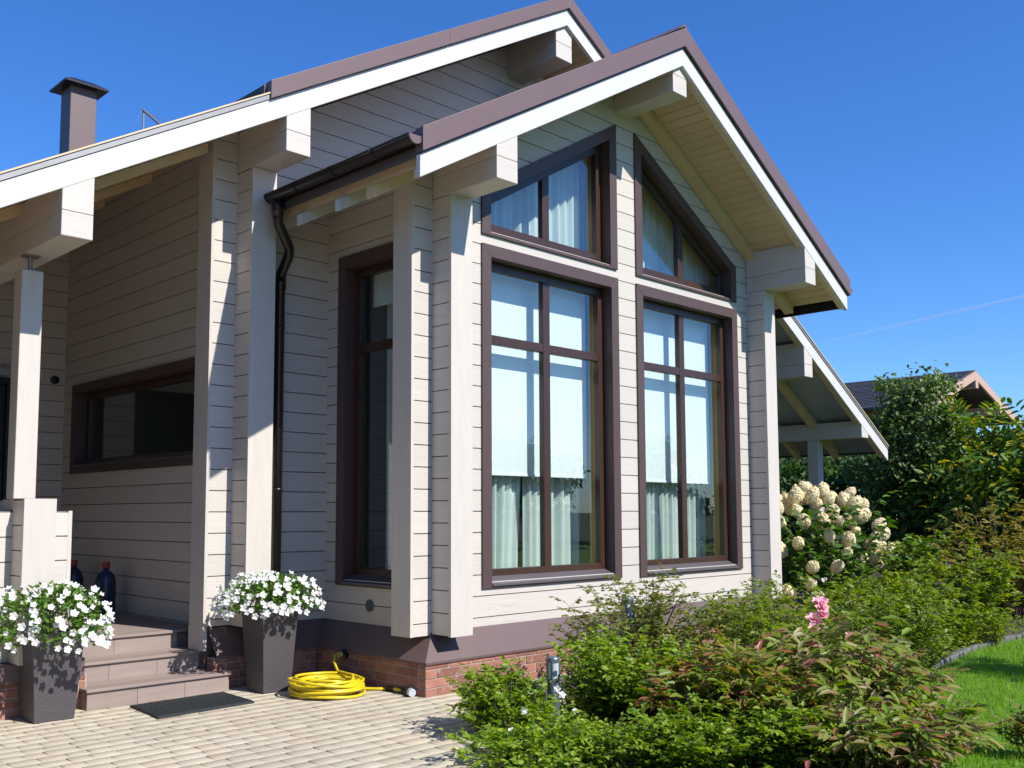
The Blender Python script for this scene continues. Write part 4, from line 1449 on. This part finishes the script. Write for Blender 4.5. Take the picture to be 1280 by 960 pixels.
shrub('peony', 'peony with yellow and orange autumn leaves between the rose bushes and the large peony', 'shrub', (5.55, 3.45, -0.01), 0.55, 0.66, 58, 0.094, 0.030, M['leaf_peonyred'], M['redcane'], 37, twigs=13, leaflets=7, start=0.2, droop=0.2, tw=0.16, group=G2)
shrub('peony', 'low olive peony at the bottom edge of the bed in front of the large peony', 'shrub', (5.70, 2.62, -0.01), 0.60, 0.46, 70, 0.098, 0.031, M['leaf_peony'], M['redcane'], 38, twigs=12, leaflets=7, start=0.15, droop=0.2, tw=0.16, group=G2)
shrub('green_shrub', 'rounded green shrub beside the stone edging, nearest the peony', 'shrub', (9.2, 4.15, -0.01), 0.74, 0.92, 84, 0.044, 0.027, M['leaf_shrub'], M['cane'], 39, twigs=18, group=G3, start=0.05, basew=0.6)
shrub('green_shrub', 'broad green shrub in the middle of the row along the stone edging', 'shrub', (10.9, 4.72, -0.01), 0.78, 0.92, 90, 0.058, 0.037, M['leaf_shrub'], M['cane'], 40, twigs=18, group=G3, start=0.05, basew=0.6)
shrub('green_shrub', 'taller green shrub at the far end of the row along the edging', 'shrub', (12.7, 4.85, -0.01), 0.92, 1.32, 90, 0.064, 0.040, M['leaf_shrub'], M['cane'], 41, twigs=18, group=G3, start=0.05, basew=0.6)
shrub('barberry', 'bronze brown bushy barberry at the right rim beyond the green shrubs', 'shrub', (15.3, 5.0, -0.01), 1.15, 1.78, 100, 0.07, 0.044, M['leaf_brown'], M['redcane'], 42, twigs=15, start=0.1)

shrub('green_shrub', 'low fresh green plants filling the bed right behind the stone edging', 'shrub', (11.9, 4.35, -0.01), 0.55, 0.5, 50, 0.05, 0.03, M['leaf_shrub'], M['cane'], 45, twigs=14, group=G3, start=0.05, basew=0.7)

# pink rose standing above the peony
t = shrub('pink_rose', 'tall rose with a cluster of pink blossoms above the red peony leaves', 'flowers', (6.62, 3.34, -0.01), 0.16, 0.74, 7, 0.06, 0.036, M['leaf_roseold'], M['redcane'], 51, twigs=8, start=0.3, minh=0.8, cane_r=0.008)
rr_ = random.Random(5)
for k in range(11):
    p = (6.62 + rr_.uniform(-.12, .12), 3.33 + rr_.uniform(-.10, .10), 0.78 + rr_.uniform(-.11, .12))
    bloom(t, p, 0.058, M['pinkpetal'], rr_, 6, 3, 0.75, 'blossom')
t = shrub('red_rose', 'small rose with dark red blooms in the lawn corner at the lower right', 'flowers', (6.72, 2.10, -0.01), 0.14, 0.30, 12, 0.04, 0.026, M['leaf_roseold'], M['cane'], 52, twigs=9, start=0.2)
for k in range(7):
    p = (6.71 + rr_.uniform(-.11, .11), 2.09 + rr_.uniform(-.11, .11), 0.16 + rr_.uniform(-.06, .12))
    bloom(t, p, 0.033, M['redpetal'], rr_, 5, 3, 0.4, 'bloom')
# a few white roses low among the foreground bushes
t = shrub('white_rose', 'low rose with a few white blooms at the front edge of the bed', 'flowers', (4.75, 4.25, -0.01), 0.4, 0.28, 20, 0.042, 0.028, M['leaf_rose'], M['cane'], 53, twigs=9)
for p in ((4.62, 4.38, 0.24), (4.80, 4.22, 0.34), (4.98, 4.42, 0.33), (4.42, 4.30, 0.16), (5.0, 4.28, 0.20)):
    bloom(t, p, 0.028, M['petal'], rr_, 5, 2, 0.35, 'bloom')

# ------------------------------------------------------------------ hydrangea
def hydrangea(base, rx, ry, h, seed, label, n=100):
    r = random.Random(seed)
    t = shrub('hydrangea', label, 'shrub', base, rx * 1.05, h * 1.02, 64, 0.11, 0.065, M['leaf_hyd'], M['cane'], seed, twigs=10, start=0.3, droop=0.3, tw=0.14)
    mesh = []
    for k in range(3):
        lv = Leaves()
        for i in range(240):
            u, w = r.uniform(0, 6.283), r.uniform(-0.85, 1)
            q = Vector((math.cos(u) * math.sqrt(max(0, 1 - w * w)), math.sin(u) * math.sqrt(max(0, 1 - w * w)), w))
            p = Vector((q.x * 0.085, q.y * 0.085, q.z * 0.11))
            d = Vector((-q.y, q.x, r.uniform(-.5, .5))).normalized()
            d = (d + q * 0.15).normalized()
            lv.add(tuple(p - d * 0.018 + q * r.uniform(-.006, .008)), tuple(d), tuple(q), 0.040, 0.036)
        v1, f1 = leaf_arrays(np.array(lv.p), np.array(lv.d), np.array(lv.n), np.array(lv.L), np.array(lv.W))
        cv, cf = [], []
        for jj in range(9):
            for ii in range(14):
                th, phi = math.pi * jj / 8, 2 * math.pi * ii / 14
                cv.append((0.079 * math.sin(th) * math.cos(phi), 0.079 * math.sin(th) * math.sin(phi), 0.103 * math.cos(th)))
        for jj in range(8):
            for ii in range(14):
                cf.append((jj * 14 + ii, jj * 14 + (ii + 1) % 14, (jj + 1) * 14 + (ii + 1) % 14, (jj + 1) * 14 + ii))
        o = fast_mesh('flower_head', np.concatenate([v1, np.array(cv)]), np.concatenate([f1, np.array(cf) + len(v1)]), M['hydpetal'])
        mesh.append(o.data)
        bpy.data.objects.remove(o)
    B = Vector(base)
    placed = []
    tries = 0
    while len(placed) < n and tries < 30000:
        tries += 1
        u, v = r.uniform(0, 6.283), r.random()
        w = (v ** 0.8) * math.pi / 2 * 0.95
        p = Vector((rx * math.sin(w) * math.cos(u), ry * math.sin(w) * math.sin(u), h * (0.22 + 0.78 * math.cos(w)) + r.uniform(-.14, .08)))
        if any((p - q).length < 0.118 for q in placed): continue
        if p.x * 0.89 + p.y * 0.46 > 0.12 * rx and p.x < 0.7 * rx: continue
        placed.append(p)
        f = bpy.data.objects.new('flower_head', mesh[len(placed) % 3])
        C.objects.link(f)
        f.parent = t
        f.location = p
        o = (Vector((p.x / rx, p.y / ry, 0.8)) + Vector((r.uniform(-.4, .4), r.uniform(-.4, .4), 0))).normalized()
        f.rotation_euler = o.to_track_quat('Z', 'Y').to_euler()
        s = r.uniform(0.68, 1.08)
        f.scale = (s, s, s * r.uniform(0.95, 1.25))
    return t
hydrangea((12.75, 6.55, -0.01), 1.65, 1.05, 1.80, 61, 'big hydrangea covered in creamy white flower heads beside the bay corner')

# ------------------------------------------------------------------ trees
def tree(name, label, base, h, crown_c, crown_r, leaf_mat, seed, nleaf=9000, leafL=0.10, leafW=0.06, trunk_r=0.09, clumps=60, group=None, compound=False, skirt=0.0):
    r = np.random.default_rng(seed)
    rr = random.Random(seed)
    t = thing(name, label, 'tree', base, group)
    B = np.array(base, float)
    cc = B + np.array(crown_c)
    R = np.array(crown_r)
    st = MB()
    top = cc + np.array([0, 0, R[2] * 0.6])
    trunk = [B + (top - B) * u + np.array([rr.uniform(-.06, .06), rr.uniform(-.06, .06), 0]) * (u * h * 0.2) for u in np.linspace(0, 1, 8)]
    st.tube([tuple(p) for p in trunk], [trunk_r * (1 - 0.8 * u) for u in np.linspace(0, 1, 8)], 8)
    cl = []
    while len(cl) < clumps:
        q = r.uniform(-1, 1, 3)
        l = np.linalg.norm(q)
        if l > 1 or l < 0.35: continue
        w = 1 + 0.13 * math.sin(3 * math.atan2(q[1], q[0]) + seed) + 0.10 * math.sin(5 * q[2] + seed)
        p = cc + q * R * w
        if p[2] < B[2] + 0.2: continue
        cl.append((p, rr.uniform(0.16, 0.34) * float(np.mean(R))))
    for p, s in cl:
        k = rr.randint(2, 6)
        a = trunk[k]
        mid = (a + p) / 2 + np.array([0, 0, -0.08 * h * rr.random()])
        st.tube([tuple(a), tuple(mid), tuple(p)], [trunk_r * 0.35, trunk_r * 0.2, trunk_r * 0.06], 5, False)
    st.build('trunk', M['bark'], t, recalc=False)
    per = nleaf // clumps
    pos, d, nn, L = [], [], [], []
    for p, s in cl:
        k = int(per * rr.uniform(0.6, 1.4))
        q = rv(r, k) * (r.random((k, 1)) ** 0.5) * s * np.array([1.15, 1.15, 0.8])
        pos.append(p + q)
        o = q / (np.linalg.norm(q, axis=1, keepdims=True) + 1e-6)
        d.append(o * 0.6 + rv(r, k) * 0.8 + np.array([0, 0, -0.35]))
        nn.append(o * 0.5 + rv(r, k) * 0.6 + np.array([0, 0, 0.7]))
        L.append(r.uniform(0.7, 1.3, k))
    pos, d, nn, L = map(np.concatenate, (pos, d, nn, L))
    if compound:
        k = 7
        d = d / np.linalg.norm(d, axis=1, keepdims=True)
        side = np.cross(d, nn); side /= np.linalg.norm(side, axis=1, keepdims=True)
        P_, D_, N_, L_ = [], [], [], []
        for j in range(k):
            f = 0.25 + 0.75 * (j // 2) / (k // 2)
            sg = 1 if j % 2 else -1
            if j == k - 1: dd = d; f = 1.0
            else: dd = d * 0.5 + side * sg
            P_.append(pos + d * (leafL * 3.2 * f) * L[:, None] + np.array([0, 0, -0.35]) * (f * f * leafL * 2)); D_.append(dd); N_.append(nn); L_.append(L)
        pos, d, nn, L = map(np.concatenate, (P_, D_, N_, L_))
    v, f = leaf_arrays(pos, d, nn, leafL * L, leafW * L)
    fast_mesh('crown', v, f, leaf_mat, t)
    return t
tree('bushy_tree', 'dark green bushy tree rising in front of the neighbouring house', (18.5, 7.45, -0.02), 4.2, (0, 0, 2.3), (1.0, 1.0, 1.98), M['leaf_bushy'], 71, 12500, 0.095, 0.058, clumps=130)
tree('walnut_tree', 'leafy tree with drooping compound leaves turning yellow at the right edge', (18.3, 5.35, -0.02), 3.3, (0.0, 0.0, 1.95), (1.5, 1.5, 1.2), M['leaf_yellow'], 72, 2400, 0.15, 0.065, clumps=80, compound=True)
BGT = [((22, 12.5), 3.6, 1.9), ((25, 12.2), 3.4, 1.9), ((28, 12.4), 3.5, 2.0), ((24, 8.3), 2.9, 1.5), ((26.5, 7.4), 3.0, 1.7), ((21, 15.5), 3.4, 2.0), ((30, 15.0), 3.5, 2.3), ((18.6, 10.4), 2.7, 1.6)]
LB = ['small dark tree behind the terrace roof, seen past its hanging rafter tails', 'dark leafy tree below the ridge of the neighbouring house', 'dark tree farther back under the neighbouring roof', 'shaded green tree close behind the dark bushy tree',
      'dense green tree behind the yellowing walnut tree', 'dark tree glimpsed under the terrace roof beyond the post', 'distant dark tree before the neighbouring house wall', 'low dark tree just behind the hydrangea and the terrace post']
for i, ((x, y), h, R) in enumerate(BGT):
    tree('garden_tree', LB[i], (x, y, -0.02), h, (0, 0, h * 0.5), (R, R, h * 0.5), M['leaf_mid'] if i % 2 else M['leaf_dark'], 80 + i, 7000, 0.13, 0.085, clumps=70, group='dark trees behind the garden')
LT = ((-5.6, 1.5, 6.0, 'added unseen leafy tree left of the yard, cutting sky light before the porch corner'), (-5.4, 6.5, 6.5, 'added unseen leafy tree left of the porch, cutting sky light level with the steps'), (-6.0, 11.5, 7.0, 'added unseen tall tree beyond the far end of the porch, cutting sky light'),
      (-6.5, -5.5, 6.5, 'added unseen leafy tree at the far left of the yard, cutting sky light'), (0.5, -11.0, 6.5, 'added unseen leafy tree behind the viewer, cutting low sky light over the yard'), (7.5, -11.5, 6.0, 'added unseen leafy tree at the lower end of the lawn, cutting sky light'))
for i, (x, y, h, lab) in enumerate(LT):  # trees added out of view to block sky light and deepen the shade
    tree('sky_blocker_tree', lab, (x, y, -0.02), h, (0, 0, h * 0.5), (2.5, 2.7, h * 0.47), M['leaf_yellow'], 140 + i, 4500, 0.24, 0.16, clumps=80, group='added trees blocking sky light', trunk_r=0.15)
for i, (x, y, h) in enumerate(((30, -20, 6.0), (38, -23, 6.5), (46, -20, 6.5), (23, -24, 6.5))):
    tree('garden_tree', 'leafy tree across the lawn behind the viewer, mirrored in the tall windows', (x, y, -0.02), h, (0, 0, h * 0.5), (3.0, 3.0, h * 0.45), M['leaf_mid'], 120 + i, 3500, 0.26, 0.17, clumps=60, group='trees across the lawn', trunk_r=0.15)
# the tree whose shade lies on the lawn stands just outside the picture
tree('apple_tree', 'small apple tree on the lawn casting its shade towards the flower bed', (10.9, 0.15, -0.02), 3.4, (0, 0, 2.7), (0.9, 0.6, 0.75), M['leaf_mid'], 95, 5000, 0.07, 0.045, clumps=40, trunk_r=0.06)

# ------------------------------------------------------------------ neighbouring house and fence
nb = thing('neighbour_house', 'pinkish timber house with a dark tiled gable roof behind the trees', 'house', (40, 18, 0))
NX, NZ, NS = 40.05, 7.0, 0.33
def nt_(x): return NZ - NS * abs(x - NX)
b = MB()
b.prism([(35.9, 0), (44.2, 0), (44.2, nt_(44.2) - 0.2), (NX, NZ - 0.2), (35.9, nt_(35.9) - 0.2)], front_map(15.2), 0, 12)
b.build('wall', M['pinkwood'], nb)
for sx in (-1, 1):
    b = MB()
    n = 20
    for i in range(n):
        a, c = NX + sx * 5.2 * i / n, NX + sx * (5.2 * (i + 1) / n + 0.05)
        b.prism([(a, nt_(a) - 0.06), (c, nt_(c) - 0.06), (c, nt_(c) + 0.03), (a, nt_(a) - 0.005)], front_map(0), 13.75, 27.5)
    b.build('roof', M['tile'], nb)
    b = MB()
    b.prism([(NX, NZ - 0.38), (NX + sx * 5.2, nt_(NX + 5.2) - 0.38), (NX + sx * 5.2, nt_(NX + 5.2) - 0.061), (NX, NZ - 0.061)], front_map(0), 13.7, 13.78)
    b.build('bargeboard', M['pinkboard'], nb)
for x in (NX - 2.6, NX, NX + 2.6):
    b = MB(); b.box(x - 0.14, x + 0.14, 13.68, 15.3, nt_(x) - 0.72, nt_(x) - 0.4); b.build('beam', M['pinkboard'], nb)
for x in (37.6, 40.6):
    b = MB(); b.ring([(x, 2.6), (x + 1.7, 2.6), (x + 1.7, 4.3), (x, 4.3)], [(x + .15, 2.75), (x + 1.55, 2.75), (x + 1.55, 4.15), (x + .15, 4.15)], front_map(15.2), -0.06, 0.05)
    w_ = b.build('window', M['fence'], nb)
    b = MB(); b.box(x + .1, x + 1.6, 15.17, 15.21, 2.7, 4.2); b.build('glass_pane', M['roofpanel'], w_)
fc = thing('garden_fence', 'white picket fence glimpsed between the dark trees', 'fence', (26, 10.2, 0))
b = MB()
for i in range(75):
    x = 24.0 + i * 0.14
    b.box(x, x + 0.09, 10.2, 10.23, 0.1, 2.0 + 0.04 * (i % 2))
b.build('pickets', M['fence'], fc)
b = MB(); b.box(24.0, 34.5, 10.232, 10.28, 0.5, 0.6); b.box(24.0, 34.5, 10.232, 10.28, 1.7, 1.8); b.build('rail', M['fence'], fc)

# ------------------------------------------------------------------ grass
def grass():
    r = np.random.default_rng(12)
    pts = []
    n = 0
    while n < 120000:
        k = 60000
        x = 4.6 + 15 * r.random(k) ** 1.5
        y = -4 + 8.4 * r.random(k) ** 0.75
        ok = np.zeros(k, bool)
        xs = np.array([p[0] for p in EDGE]); ys = np.array([p[1] for p in EDGE])
        lim = np.interp(x, xs, ys, left=-9)
        ok = (y < lim - 0.04) & (x > 4.6)
        q = np.stack([x, y], 1)[ok]
        pts.append(q)
        n += len(q)
    q = np.concatenate(pts)[:120000]
    n = len(q)
    a = r.uniform(0, 6.283, n)
    h = r.uniform(0.022, 0.05, n)
    w = r.uniform(0.0025, 0.0045, n)
    lean = r.uniform(0.0, 0.035, n)
    la = r.uniform(0, 6.283, n)
    b0 = np.stack([q[:, 0] - w * np.cos(a), q[:, 1] - w * np.sin(a), np.full(n, -0.008)], 1)
    b1 = np.stack([q[:, 0] + w * np.cos(a), q[:, 1] + w * np.sin(a), np.full(n, -0.008)], 1)
    tp = np.stack([q[:, 0] + lean * np.cos(la), q[:, 1] + lean * np.sin(la), h], 1)
    v = np.stack([b0, b1, tp], 1).reshape(-1, 3)
    f = np.arange(n * 3).reshape(-1, 3)
    o = fast_mesh('grass', v, f, M['grass'])
    tag(o, 'short bright green lawn grass', 'grass', None, 'stuff')
grass()

def cover():
    r = np.random.default_rng(77)
    rr = random.Random(77)
    pts = []
    while len(pts) < 2600:
        x, y = rr.uniform(3.6, 15), rr.uniform(2.2, 6.2)
        if inside(BED, x, y) and not inside(PATIO, x, y) and rr.random() < 1.4 / (1 + 0.25 * (x - 3.6)):
            pts.append((x, y, -0.012))
    P_ = np.repeat(np.array(pts), 6, 0)
    n = len(P_)
    P_ = P_ + np.stack([r.normal(0, .03, n), r.normal(0, .03, n), r.uniform(0.0, 0.10, n)], 1)
    D_ = rv(r, n) + np.array([0, 0, 0.5])
    N_ = rv(r, n) * 0.6 + np.array([0, 0, 0.9])
    v, f = leaf_arrays(P_, D_, N_, 0.045 * r.uniform(.6, 1.3, n), 0.026)
    tag(fast_mesh('ground_cover', v, f, M['leaf_shrub']), 'low green ground cover on the soil of the bed', 'ground cover', None, 'stuff')
cover()

# ------------------------------------------------------------------ contrail
cm, cnt, cb = mat('contrail_vapour')
cnt.nodes.remove(cb)
tr = N(cnt, 'ShaderNodeBsdfTransparent')
df = N(cnt, 'ShaderNodeBsdfDiffuse')
df.inputs[0].default_value = (0.9, 0.9, 0.9, 1)
mx = N(cnt, 'ShaderNodeMixShader')
mx.inputs[0].default_value = 0.16
cnt.links.new(tr.outputs[0], mx.inputs[1]); cnt.links.new(df.outputs[0], mx.inputs[2])
cnt.links.new(mx.outputs[0], cnt.nodes['Material Output'].inputs['Surface'])
b = MB()
p0 = Vector((0.8837, 0.4388, 0.1631)) * 4000
p1 = Vector((0.9412, 0.2788, 0.1907)) * 4000
d_ = (p1 - p0)
b.tube([p0 - d_ * 0.0, p0 + d_ * 0.25, p0 + d_ * 0.6, p0 + d_ * 1.0, p0 + d_ * 1.6], [1.5, 3.5, 4.5, 5, 6], 10)
o = b.build('contrail', cm)
tag(o, 'faint white vapour trail slanting across the blue sky', 'contrail')
